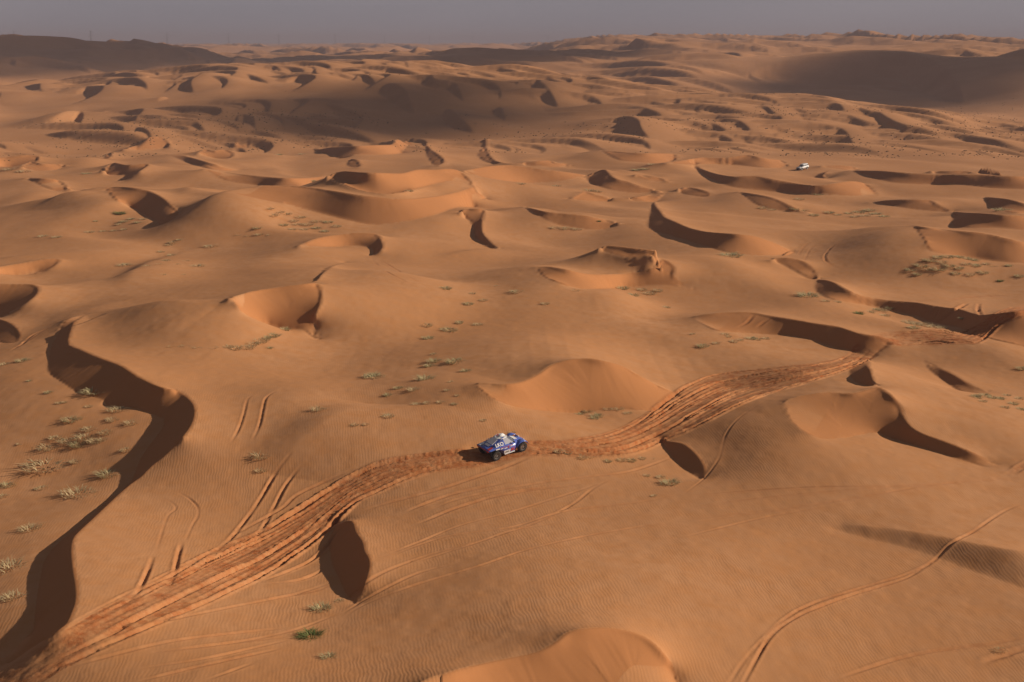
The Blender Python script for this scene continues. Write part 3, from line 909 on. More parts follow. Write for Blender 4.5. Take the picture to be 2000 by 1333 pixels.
for tile, w_, d_, pts in [
    ('BR', .12, .11, [(2000, 150), (1900, 190), (1800, 250), (1700, 320), (1600, 370), (1540, 420), (1470, 490), (1400, 530), (1300, 575), (1180, 610), (1050, 650), (950, 680), (800, 725), (680, 780), (580, 850), (500, 930), (430, 1000), (350, 1090), (280, 1199), (240, 1260)]),
    ('BR', .12, .11, [(1460, 505), (1300, 592), (1100, 655), (1000, 684), (850, 738), (700, 800), (580, 872), (500, 952), (440, 1050), (360, 1199), (330, 1260)]),
    ('BR', .13, .07, [(2100, 920), (2000, 940), (1800, 975), (1600, 1000), (1400, 1030), (1200, 1080), (900, 1180)]),
    ('BR', .25, .18, [(2100, 990), (2000, 1005), (1880, 1040), (1750, 1085)]),
    ('M', .15, .06, [(1990, 860), (1700, 960), (1400, 1000), (1100, 1040), (700, 1120), (500, 1199)]),
    ('M', .18, .10, [(1150, 860), (950, 940), (600, 1060), (300, 1140), (100, 1199)]),
    ('BM', .18, .10, [(970, 30), (700, 85), (500, 150), (370, 205)]), ('BM', .2, .12, [(1400, 40), (1000, 90), (700, 170), (440, 275)]),
    ('BM', .13, .06, [(1600, 0), (1480, 60), (1350, 160), (1150, 260), (950, 330), (650, 420), (400, 470)]),
    ('BM', .13, .06, [(2000, 100), (1700, 150), (1300, 200), (1000, 290), (600, 350), (200, 490)]),
    ('BM', .13, .06, [(2000, 250), (1500, 330), (1100, 420), (800, 520), (400, 640), (100, 760), (0, 840)]),
    ('BM', .13, .05, [(900, 350), (500, 460), (200, 580), (0, 740)]), ('BM', .13, .05, [(700, 500), (450, 560), (200, 680), (0, 800)]),
    ('BM', .13, .05, [(1550, 20), (1350, 90), (1000, 200), (700, 280), (450, 380), (200, 480)]),
    ('BM', .13, .05, [(1250, 270), (1000, 310), (800, 380), (450, 490)]),
    ('BR', .12, .05, [(2100, -10), (1990, 0), (1500, 40), (1000, 120), (500, 200), (0, 270)]), ('BR', .12, .05, [(1900, 10), (1300, 50), (700, 60), (0, 110)]),
    ('BR', .12, .04, [(900, 165), (500, 230), (0, 350)]), ('BR', .12, .04, [(1200, 100), (600, 180), (0, 250)]), ('BR', .12, .04, [(1600, 30), (900, 80), (300, 140), (0, 190)]),
    ('R', .10, .04, [(500, 540), (400, 600), (310, 670), (250, 760), (220, 870), (180, 940), (120, 1010), (0, 1100)]),
    ('R', .2, .15, [(2080, 880), (1990, 925), (1930, 965), (1880, 990)]), ('R', .2, .15, [(2080, 900), (1990, 945), (1930, 985)]),
    ('G', .15, .13, [(1240, 0), (1140, 130), (1040, 300), (930, 460), (830, 580), (730, 660)]), ('G', .15, .13, [(1300, 90), (1200, 220), (1130, 350), (1060, 480), (1010, 550)]),
    ('G', .15, .13, [(520, 590), (490, 700), (470, 800), (430, 880)]), ('G', .15, .13, [(330, 690), (290, 800), (230, 920), (150, 980)]),
    ('G', .10, .05, [(480, 270), (560, 310), (620, 370), (620, 430), (590, 480), (540, 590)]), ('G', .10, .04, [(390, 310), (450, 340), (480, 380), (420, 440), (350, 660)]),
    ('G', .13, .08, [(620, 720), (480, 800), (330, 870), (200, 930)]), ('G', .15, .1, [(1640, 120), (1480, 190), (1270, 290), (1180, 370), (1040, 450), (860, 550)]),
    ('G', .15, .12, [(1480, 600), (1380, 700), (1280, 770)]), ('G', .15, .14, [(1620, 460), (1530, 530), (1440, 650), (1320, 740), (1050, 850)]),
    ('G', .15, .12, [(1470, 760), (1300, 840), (1050, 870)]), ('G', .15, .10, [(1530, 850), (1400, 910), (1200, 950), (900, 1000)]),
    ('L', .13, .09, [(1620, 490), (1560, 530), (1540, 600), (1520, 690), (1480, 780)]), ('L', .12, .08, [(1490, 510), (1450, 540), (1430, 620), (1400, 710), (1350, 800)]),
    ('BL', .13, .06, [(1990, 600), (1700, 690), (1300, 770), (900, 860), (600, 980)]), ('BL', .14, .08, [(1700, 880), (1300, 920), (1000, 960), (700, 1030), (400, 1110)]),
    ('BL', .14, .08, [(1700, 930), (1200, 990), (850, 1030)]), ('BL', .13, .06, [(1700, 950), (1200, 1060), (800, 1120)]), ('BL', .15, .1, [(1650, 1000), (1200, 1100), (800, 1195)]),
    ('BL', .13, .06, [(1500, 1080), (1200, 1190)]), ('BL', .13, .06, [(1980, 800), (1700, 900), (1400, 960), (900, 1020)]),
    ('K', .25, .2, [(1650, 130), (1640, 180), (1660, 230), (1630, 290)]), ('K', .3, .2, [(1140, 130), (1130, 210)]), ('K', .3, .2, [(1200, 140), (1220, 200)]),
    ('K', .3, .2, [(1270, 150), (1220, 240)]), ('K', .3, .2, [(1310, 150), (1260, 240)]), ('K', .3, .2, [(1350, 165), (1290, 260)]), ('K', .3, .2, [(1560, 130), (1440, 200), (1300, 300)]),
    ('K', .25, .1, [(1400, 110), (1560, 85), (1800, 75), (2000, 95)]), ('R', .25, .15, [(420, 40), (380, 90), (320, 120)]), ('R', .25, .15, [(530, 55), (460, 100), (430, 130)]),
    ('T2', .16, .08, [(190, 745), (350, 840), (490, 920)]), ('T2', .16, .1, [(170, 755), (240, 820), (370, 890), (460, 940)]),
    ('T3', .2, .15, [(980, 650), (880, 680), (830, 730), (830, 770), (910, 820)]), ('T3', .18, .06, [(760, 650), (700, 690), (670, 740)]), ('T3', .18, .06, [(800, 660), (740, 700), (700, 780)]),
    ('T3', .4, .3, [(1435, 270), (1440, 315)]), ('T3', .4, .3, [(1460, 270), (1465, 315)]), ('T3', .4, .3, [(1490, 275), (1535, 310)]),
    ('T1', .2, .12, [(330, 1130), (240, 1180), (150, 1240), (60, 1290)]), ('T1', .2, .12, [(280, 1160), (190, 1200), (120, 1260)]),
    ('M', .12, .03, [(1430, 192), (1550, 178)]), ('M', .12, .03, [(1450, 208), (1610, 192)])]:
    p = px(tile, pts)
    n = int(np.clip(np.linalg.norm(np.diff(p, axis=0), axis=1).sum() / 6, 6, 160))
    RUTS.append((hits(spline(p, n))[:, :2], w_ * .85, d_ * 1.15, .4))


def cut_tracks():
    DM = np.full(MX.shape, 1e9, np.float32)
    DS = np.zeros(MX.shape, np.float32)
    add = np.zeros(MX.shape, np.float32)
    for ri, (P, hw, dep, ch) in enumerate(RUTS):
        reach = hw * 4.2
        L = np.concatenate([[0], np.cumsum(np.linalg.norm(np.diff(P, axis=0), axis=1))])
        u0, u1, v0, v1 = 10 ** 9, 0, 10 ** 9, 0
        for k in range(0, len(P) - 1, 3):
            Q = P[k:k + 4]
            a = np.arctan2(Q[:, 0], Q[:, 1])
            l = np.log(np.hypot(Q[:, 0], Q[:, 1]))
            if np.linalg.norm(np.diff(Q, axis=0), axis=1).max() > 14:      # the sight line jumped over a hollow
                continue
            p = reach / math.exp(l.min())
            j0, j1 = np.searchsorted(cols, [a.min() - p, a.max() + p])
            i0, i1 = np.searchsorted(lrows, [l.min() - p, l.max() + p])
            if j1 <= j0 or i1 <= i0:
                continue
            w = (slice(i0, i1), slice(j0, j1))
            d, _, sl = near_line(Q, np.zeros(len(Q)), MX[w], MY[w])
            m = d < DM[w]
            DM[w] = np.where(m, d, DM[w])
            DS[w] = np.where(m, sl + L[k], DS[w])
            u0, u1, v0, v1 = min(u0, i0), max(u1, i1), min(v0, j0), max(v1, j1)
        if u1 <= u0:
            continue
        w = (slice(u0, u1), slice(v0, v1))
        d = DM[w]
        m = d < reach
        dd = d[m] / hw
        sl = DS[w][m]
        fade = np.clip(np.minimum(sl, L[-1] - sl) / max(2.5, .22 * L[-1]), 0, 1)
        vary = fade * (.75 + .5 * vnoise(sl / 2.3, np.full(sl.shape, ri * 3.7), 61))
        rough = vnoise(MX[w][m] / .22, MY[w][m] / .22, 63)
        g = dep * vary * (-np.exp(-dd ** 2) + .42 * np.exp(-((dd - 1.8) / .8) ** 2) * (1 + .4 * rough)) 
        A = add[w]
        # ruts cut through one another: the deepest groove wins, ridges heap up
        A[m] = np.where(g < 0, np.minimum(A[m], g) + .25 * np.maximum(A[m], 0), np.maximum(A[m], g) * .8 + .3 * np.minimum(A[m], 0))
        add[w] = A
        C = CHURN[w]
        C[m] = np.maximum(C[m], ch * fade * np.exp(-(dd / 2.4) ** 2) * min(1, dep / .12))
        CHURN[w] = C
        R_ = RIP[w]
        R_[m] *= 1 - .9 * np.exp(-(dd / 2.5) ** 2)
        RIP[w] = R_
        DM[w] = 1e9
    # loose sand of the corridor
    for poly in cor_polys:
        ins_w = []
        n = len(poly)
        h = n // 2
        for k in range(0, h - 4, 4):
            q = np.vstack([poly[k:k + 5], poly[n - 5 - k:n - k]])
            a = np.arctan2(q[:, 0], q[:, 1])
            l = np.log(np.hypot(q[:, 0], q[:, 1]))
            j0, j1 = np.searchsorted(cols, [a.min(), a.max()])
            i0, i1 = np.searchsorted(lrows, [l.min(), l.max()])
            w = (slice(i0, i1), slice(j0, j1))
            if MX[w].size == 0:
                continue
            m = inside(q, MX[w], MY[w])
            x, y = MX[w][m], MY[w][m]
            nz = fbm(x / 1.3, y / 1.3, 81, 3)
            C = CHURN[w]
            C[m] = np.maximum(C[m], np.clip(.55 + .8 * nz, .2, 1))
            CHURN[w] = C
            A = add[w]
            A[m] = A[m] + .03 * fbm(x / .45, y / .45, 83, 3) - .03
            add[w] = A
            R_ = RIP[w]
            R_[m] = 0
            RIP[w] = R_
    return add


MZ = MZ + cut_tracks()


# ------------------------------------------------------------------ where the two vehicles stand: the sand under them is pressed to their wheels
def stand(cx, cy, heading, wb, tr, reach):
    """Pose of a four-wheeled vehicle on the sand; flattens the sand under it to the plane of its wheels."""
    global MZ
    f = np.array((math.cos(heading), math.sin(heading)))
    l = np.array((-f[1], f[0]))
    zz = {}
    for a in (1, -1):
        for b in (1, -1):
            p = np.array((cx, cy)) + f * a * wb / 2 + l * b * tr / 2
            zz[a, b] = ground(p[0], p[1])
    z0 = sum(zz.values()) / 4
    sf = (zz[1, 1] + zz[1, -1] - zz[-1, 1] - zz[-1, -1]) / (2 * wb)
    sl = (zz[1, 1] + zz[-1, 1] - zz[1, -1] - zz[-1, -1]) / (2 * tr)
    sl *= .5
    a_ = (MX - cx) * f[0] + (MY - cy) * f[1]
    b_ = (MX - cx) * l[0] + (MY - cy) * l[1]
    d = np.hypot(np.maximum(np.abs(a_) - wb * .62, 0), np.maximum(np.abs(b_) - tr * .62, 0))
    k = np.clip(1 - d / reach, 0, 1)
    k = k * k * (3 - 2 * k)
    MZ = MZ * (1 - k) + (z0 + sf * a_ + sl * b_ - .02) * k + 0.02 * k * (1 - k) * 4
    X = Vector((f[0], f[1], sf)).normalized()
    Yv = Vector((l[0], l[1], sl))
    Z = X.cross(Yv).normalized()
    Yv = Z.cross(X)
    M = Matrix((X, Yv, Z)).transposed().to_4x4()
    M.translation = Vector((cx, cy, z0 - .03))
    return M


CAR_K = 0.88


def car_pose():
    rear = hit(968, 898.5)
    front = hit(1021, 883)
    print('car contact', rear, front, (front - rear).length)
    v = front - rear
    h = math.atan2(v.y, v.x)
    h = math.radians(40) if not .3 < h < 1.2 else .5 * h + .5 * math.radians(40)
    fx, fy = math.cos(h), math.sin(h)
    lx, ly = -fy, fx
    mx, my = (rear.x + front.x) / 2, (rear.y + front.y) / 2
    return stand(mx + lx * .97 * CAR_K, my + ly * .97 * CAR_K, h, 3.0 * CAR_K, 1.94 * CAR_K, 1.6) @ Matrix.Scale(CAR_K, 4)


CAR_POSE = car_pose()
_p = hit(1567.5, 331.5)
print('suv at', _p)
SUV_POSE = stand(_p.x, _p.y, math.atan2(-.62, -.78), 2.85, 1.65, 5.0)

# ------------------------------------------------------------------ materials
def new_mat(name):
    m = bpy.data.materials.new(name)
    m.use_nodes = True
    return m, m.node_tree.nodes, m.node_tree.links, m.node_tree.nodes['Principled BSDF']


def sand_material():
    m, N, K, bs = new_mat('sand')
    bs.inputs['Roughness'].default_value = 0.95
    bs.inputs['Specular IOR Level'].default_value = 0.08
    geo = N.new('ShaderNodeNewGeometry')

    def noise(scale, detail=3, rough=.55):
        n = N.new('ShaderNodeTexNoise')
        n.inputs['Scale'].default_value = scale
        n.inputs['Detail'].default_value = detail
        n.inputs['Roughness'].default_value = rough
        K.new(geo.outputs['Position'], n.inputs['Vector'])
        return n

    def mix(fac, a, b, blend='MIX'):
        x = N.new('ShaderNodeMix')
        x.data_type = 'RGBA'
        x.blend_type = blend
        for sock, val in ((0, fac), (6, a), (7, b)):
            if isinstance(val, (float, int)):
                x.inputs[sock].default_value = val
            elif isinstance(val, tuple):
                x.inputs[sock].default_value = val
            else:
                K.new(val, x.inputs[sock])
        return x.outputs[2]

    def ramp(src, lo, hi):
        r_ = N.new('ShaderNodeMapRange')
        r_.inputs['From Min'].default_value = lo
        r_.inputs['From Max'].default_value = hi
        K.new(src, r_.inputs['Value'])
        return r_.outputs[0]

    def attr(name):
        a_ = N.new('ShaderNodeAttribute')
        a_.attribute_name = name
        return a_.outputs['Fac']

    def math_(op, a, b):
        x = N.new('ShaderNodeMath')
        x.operation = op
        for i, val in enumerate((a, b)):
            if isinstance(val, (float, int)):
                x.inputs[i].default_value = val
            else:
                K.new(val, x.inputs[i])
        return x.outputs[0]

    c = mix(ramp(noise(0.035, 4).outputs[0], .35, .65), (0.408, 0.194, 0.084, 1), (0.468, 0.233, 0.109, 1))
    c = mix(ramp(noise(0.6, 4).outputs[0], .4, .7), c, (0.432, 0.198, 0.080, 1))
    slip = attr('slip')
    c = mix(math_('MULTIPLY', slip, .8), c, (0.375, 0.156, 0.058, 1))  # slip faces: redder tone of finer sand, darkened further to paint in their shade
    churn = attr('churn')
    c = mix(math_('MULTIPLY', churn, ramp(noise(1.6, 5, .7).outputs[0], .3, .62)), c, (0.31, 0.092, 0.027, 1))
    g_ = noise(9.0, 3, .7)
    c = mix(ramp(g_.outputs[0], .25, .75), mix(.08, c, (0.2, .08, .03, 1)), c)
    K.new(c, bs.inputs['Base Color'])
    # ripples
    wv = N.new('ShaderNodeTexWave')
    wv.wave_type = 'BANDS'
    wv.bands_direction = 'X'
    wv.inputs['Scale'].default_value = 1.45
    wv.inputs['Distortion'].default_value = 7.0
    wv.inputs['Detail'].default_value = 2.0
    wv.inputs['Detail Scale'].default_value = 0.7
    mp = N.new('ShaderNodeMapping')
    mp.inputs['Rotation'].default_value = (0, 0, math.radians(-14))
    mp.inputs['Scale'].default_value = (1, .55, .2)
    K.new(geo.outputs['Position'], mp.inputs['Vector'])
    K.new(mp.outputs[0], wv.inputs['Vector'])
    patch = ramp(noise(0.11, 4, .6).outputs[0], .30, .66)
    strength = math_('MULTIPLY', math_('MULTIPLY', attr('ripple'), patch), 1.0)
    b1 = N.new('ShaderNodeBump')
    b1.inputs['Distance'].default_value = 0.006
    K.new(wv.outputs['Fac'], b1.inputs['Height'])
    K.new(strength, b1.inputs['Strength'])
    b2 = N.new('ShaderNodeBump')
    b2.inputs['Distance'].default_value = 0.05
    gr = noise(5.0, 4, .7)
    K.new(gr.outputs[0], b2.inputs['Height'])
    K.new(math_('ADD', .06, math_('MULTIPLY', churn, .9)), b2.inputs['Strength'])
    K.new(b1.outputs[0], b2.inputs['Normal'])
    K.new(b2.outputs[0], bs.inputs['Normal'])
    return m


SAND = sand_material()


def build_ground():
    nr, nc = MX.shape
    co = np.stack([MX, MY, MZ], -1).reshape(-1, 3).astype(np.float32)
    idx = np.arange(nr * nc).reshape(nr, nc)
    q = np.stack([idx[:-1, :-1], idx[:-1, 1:], idx[1:, 1:], idx[1:, :-1]], -1).reshape(-1, 4)
    me = bpy.data.meshes.new('desert_sand')
    me.vertices.add(len(co))
    me.vertices.foreach_set('co', co.ravel())
    me.loops.add(q.size)
    me.loops.foreach_set('vertex_index', q.ravel().astype(np.int32))
    me.polygons.add(len(q))
    me.polygons.foreach_set('loop_start', np.arange(0, q.size, 4, dtype=np.int32))
    me.polygons.foreach_set('use_smooth', np.ones(len(q), bool))
    me.update(calc_edges=True)
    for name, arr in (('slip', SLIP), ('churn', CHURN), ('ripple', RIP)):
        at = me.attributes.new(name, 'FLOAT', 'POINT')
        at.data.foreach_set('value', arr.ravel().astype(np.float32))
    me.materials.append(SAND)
    o = bpy.data.objects.new('desert_sand', me)
    S.collection.objects.link(o)
    o['kind'] = 'structure'
    return o


build_ground()

# ------------------------------------------------------------------ dusty air
def box_mesh(name, x0, x1, y0, y1, z0, z1):
    bm = bmesh.new()
    v = [bm.verts.new((x, y, z)) for z in (z0, z1) for y in (y0, y1) for x in (x0, x1)]
    for f in ((0, 2, 3, 1), (4, 5, 7, 6), (0, 1, 5, 4), (2, 6, 7, 3), (0, 4, 6, 2), (1, 3, 7, 5)):
        bm.faces.new([v[i] for i in f])
    me = bpy.data.meshes.new(name)
    bm.to_mesh(me)
    bm.free()
    return me


def make_haze():
    o = bpy.data.objects.new('haze', box_mesh('haze', -30000, 30000, -400, 30500, -60, 85))
    S.collection.objects.link(o)
    m = bpy.data.materials.new('dusty_air')
    m.use_nodes = True
    N = m.node_tree.nodes
    N.clear()
    out = N.new('ShaderNodeOutputMaterial')
    v = N.new('ShaderNodeVolumePrincipled')
    v.inputs['Color'].default_value = (0.43, 0.39, 0.46, 1)
    v.inputs['Density'].default_value = 0.00021
    v.inputs['Anisotropy'].default_value = 0.0
    m.node_tree.links.new(v.outputs[0], out.inputs['Volume'])
    o.data.materials.append(m)
    o['kind'] = 'stuff'


make_haze()


# ------------------------------------------------------------------ thin clouds off to the sunward side: their shade lies on the far hills
def make_clouds():
    alt = 1500.0
    k = alt / to_sun.z
    for i, (gx, gy, rx, ry, op, sd_) in enumerate([(-520, 1720, 280, 420, .8, 1), (-75, 775, 105, 140, .36, 2), (-60, 1570, 150, 150, .75, 3), (365, 1130, 170, 170, .5, 4), (620, 1000, 120, 150, .6, 5)]):
        rnd = random.Random(sd_)
        bm = bmesh.new()
        for j in range(16):
            a_ = rnd.uniform(0, 2 * math.pi)
            q = math.sqrt(rnd.random()) * .75
            M = Matrix.Translation((math.cos(a_) * q * rx, math.sin(a_) * q * ry, rnd.uniform(-8, 8))) @ Matrix.Diagonal((rx * rnd.uniform(.3, .5), ry * rnd.uniform(.3, .5), 26, 1))
            bmesh.ops.create_icosphere(bm, subdivisions=3, radius=1, matrix=M)
        for v in bm.verts:
            n = fbm(np.array([v.co.x / 60]), np.array([v.co.y / 60]), 5 + i, 3)[0]
            v.co.x *= 1 + .2 * n
            v.co.y *= 1 + .2 * n
        me = bpy.data.meshes.new('cloud')
        bm.to_mesh(me)
        bm.free()
        m = bpy.data.materials.new('thin_cloud')
        m.use_nodes = True
        N, K = m.node_tree.nodes, m.node_tree.links
        tr = N.new('ShaderNodeBsdfTransparent')
        mx = N.new('ShaderNodeMixShader')
        N['Principled BSDF'].inputs['Base Color'].default_value = (.9, .9, .9, 1)
        N['Principled BSDF'].inputs['Roughness'].default_value = 1
        mx.inputs[0].default_value = 1 - math.sqrt(1 - op)
        K.new(tr.outputs[0], mx.inputs[1])
        K.new(N['Principled BSDF'].outputs[0], mx.inputs[2])
        K.new(mx.outputs[0], N['Material Output'].inputs['Surface'])
        me.materials.append(m)
        for p in me.polygons:
            p.use_smooth = True
        o = bpy.data.objects.new('cloud', me)
        S.collection.objects.link(o)
        o.location = (gx + to_sun.x * k, gy + to_sun.y * k, alt)
        o['kind'] = 'structure'


make_clouds()


# ------------------------------------------------------------------ helpers for the things
def plain(name, col, rough=.5, metal=0.0, noise=.0, col2=None, scale=6.0):
    m, N, K, bs = new_mat(name)
    bs.inputs['Roughness'].default_value = rough
    bs.inputs['Metallic'].default_value = metal
    bs.inputs['Base Color'].default_value = (*col, 1)
    if noise:
        tc = N.new('ShaderNodeTexCoord')
        n = N.new('ShaderNodeTexNoise')
        n.inputs['Scale'].default_value = scale
        n.inputs['Detail'].default_value = 4
        x = N.new('ShaderNodeMix')
        x.data_type = 'RGBA'
        x.inputs[6].default_value = (*col, 1)
        x.inputs[7].default_value = (*(col2 or (.35, .2, .11)), 1)
        r_ = N.new('ShaderNodeMapRange')
        r_.inputs['From Min'].default_value = .45
        r_.inputs['From Max'].default_value = .75
        r_.inputs['To Max'].default_value = noise
        K.new(tc.outputs['Object'], n.inputs['Vector'])
        K.new(n.outputs[0], r_.inputs['Value'])
        K.new(r_.outputs[0], x.inputs[0])
        K.new(x.outputs[2], bs.inputs['Base Color'])
    return m


BLUE = plain('blue_paint', (.065, .115, .42), .22, 0, .35, (.30, .24, .22))
WHITE = plain('white_paint', (.72, .72, .72), .4, 0, .35, (.5, .36, .24))
RED = plain('red_paint', (.38, .03, .035), .4, 0, .3)
RUBBER = plain('dusty_rubber', (.018, .017, .016), .9, 0, .5, (.12, .07, .04))
RIM = plain('pale_alloy', (.32, .31, .30), .4, .6)
BLACK = plain('black_plastic', (.015, .015, .016), .6)
GLASS = plain('tinted_glass', (.10, .11, .13), .08)
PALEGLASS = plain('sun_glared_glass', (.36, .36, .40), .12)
LAMP = plain('red_lamp', (.45, .02, .02), .3)
CLEAR = plain('headlamp_glass', (.6, .6, .62), .1)
STEEL = plain('dull_steel', (.12, .12, .125), .5, .5)


def obj(name, me, mat, parent=None, smooth=True):
    if isinstance(me, bmesh.types.BMesh):
        b = me
        bmesh.ops.recalc_face_normals(b, faces=b.faces)
        me = bpy.data.meshes.new(name)
        b.to_mesh(me)
        b.free()
    me.materials.clear()
    me.materials.append(mat)
    if smooth:
        for p in me.polygons:
            p.use_smooth = True
    o = bpy.data.objects.new(name, me)
    S.collection.objects.link(o)
    o.parent = parent
    return o


def thing(name, label, cat, group=None, M=None):
    o = bpy.data.objects.new(name, None)
    S.collection.objects.link(o)
    o.empty_display_size = .3
    if M is not None:
        o.matrix_world = M
    o['label'] = label
    o['category'] = cat
    if group:
        o['group'] = group
    return o


def loft(sections):
    """Half sections (x, [(y, z)...]) from bottom centre to top centre, mirrored into a closed shell."""
    bm = bmesh.new()
    rings = []
    for x, half in sections:
        pts = half + [(-y, z) for y, z in half[::-1] if abs(y) > 1e-6]
        rings.append([bm.verts.new((x, y, z)) for y, z in pts])
    n = len(rings[0])
    for a, b in zip(rings, rings[1:]):
        for i in range(n):
            bm.faces.new((a[i], a[(i + 1) % n], b[(i + 1) % n], b[i]))
    bm.faces.new(rings[0][::-1])
    bm.faces.new(rings[-1])
    return bm


def bevelled(bm, w, seg=2):
    bmesh.ops.recalc_face_normals(bm, faces=bm.faces)
    e = [e for e in bm.edges if len(e.link_faces) == 2 and e.calc_face_angle(0) > .5]
    bmesh.ops.bevel(bm, geom=e, offset=w, segments=seg, affect='EDGES', clamp_overlap=True)
    return bm


def box(x0, x1, y0, y1, z0, z1, bm=None):
    bm = bm or bmesh.new()
    v = [bm.verts.new((x, y, z)) for z in (z0, z1) for y in (y0, y1) for x in (x0, x1)]
    for f in ((0, 2, 3, 1), (4, 5, 7, 6), (0, 1, 5, 4), (2, 6, 7, 3), (0, 4, 6, 2), (1, 3, 7, 5)):
        bm.faces.new([v[i] for i in f])
    return bm


def panel(quad, t=.012):
    """A thin plate from four corner points, thickness along its normal."""
    bm = bmesh.new()
    p = [Vector(q) for q in quad]
    nrm = (p[1] - p[0]).cross(p[2] - p[0]).normalized() * t
    a = [bm.verts.new(q) for q in p]
    b = [bm.verts.new(q + nrm) for q in p]
    n = len(p)
    bm.faces.new(a[::-1])
    bm.faces.new(b)
    for i in range(n):
        bm.faces.new((a[i], a[(i + 1) % n], b[(i + 1) % n], b[i]))
    return bm


def lathe(profile, n=28):
    """Profile (radius, y) turned about the y axis."""
    bm = bmesh.new()
    rings = []
    for k in range(n):
        a = 2 * math.pi * k / n
        rings.append([bm.verts.new((r * math.cos(a), y, r * math.sin(a))) for r, y in profile])
    m = len(profile)
    for k in range(n):
        A, B_ = rings[k], rings[(k + 1) % n]
        for i in range(m):
            bm.faces.new((A[i], A[(i + 1) % m], B_[(i + 1) % m], B_[i]))
    return bm


def tube(p, q, r, bm=None, n=8):
    bm = bm or bmesh.new()
    p, q = Vector(p), Vector(q)
    d = (q - p)
    M = Matrix.Translation((p + q) / 2) @ d.to_track_quat('Z', 'Y').to_matrix().to_4x4()
    bmesh.ops.create_cone(bm, cap_ends=True, segments=n, radius1=r, radius2=r, depth=d.length, matrix=M)
    return bm


def wheel(parent, x, y, R, w, out, rimmat=RIM):
    """Wheel hub at (x, y, R): tyre, rim with spokes."""
    h = w / 2
    wh = obj('wheel', lathe([(R * .60, -h * .8), (R * .60, h * .8), (R * .52, h * .7), (R * .52, -h * .7)]), STEEL, parent)
    wh.location = (x, y, R)
    ty = lathe([(R * .60, -h), (R * .86, -h * 1.05), (R * .97, -h * .9), (R, -h * .55), (R, h * .55), (R * .97, h * .9), (R * .86, h * 1.05), (R * .60, h)], 36)
    for k, f in enumerate(list(ty.faces)):                      # tread blocks
        pass
    for k in range(36):
        a = 2 * math.pi * k / 36
        for sgn in (-1, 1):
            M = Matrix.Rotation(-a, 4, 'Y') @ Matrix.Translation((R * .995, sgn * h * .5, 0)) @ Matrix.Diagonal((.05, h * .75, .045, 1))
            bmesh.ops.create_cube(ty, size=1, matrix=M)
    obj('tyre', ty, RUBBER, wh, False)
    rm = lathe([(R * .63, out * h * .75), (R * .63, out * h * .95), (R * .55, out * h * .95), (R * .52, out * h * .6)], 28)
    for k in range(8):
        a = 2 * math.pi * k / 8
        M = Matrix.Rotation(-a, 4, 'Y') @ Matrix.Translation((R * .33, out * h * .62, 0)) @ Matrix.Diagonal((R * .46, h * .25, R * .09, 1))
        bmesh.ops.create_cube(rm, size=1, matrix=M)
    M = Matrix.Translation((0, out * h * .66, 0)) @ Matrix.Rotation(math.pi / 2, 4, 'X')
    bmesh.ops.create_cone(rm, cap_ends=True, segments=14, radius1=R * .16, radius2=R * .14, depth=h * .5, matrix=M)
    obj('rim', rm, rimmat, wh, False)
    return wh


def lettering(text, size, M, mat, parent, name='lettering'):
    cu = bpy.data.curves.new('lettering', 'FONT')
    cu.body = text
    cu.size = size
    cu.extrude = .004
    cu.offset = size * .025
    cu.align_x = 'CENTER'
    tmp = bpy.data.objects.new('lettering_tmp', cu)
    me = bpy.data.meshes.new_from_object(tmp)
    bpy.data.objects.remove(tmp)
    me.transform(M)
    return obj(name, me, mat, parent, False)


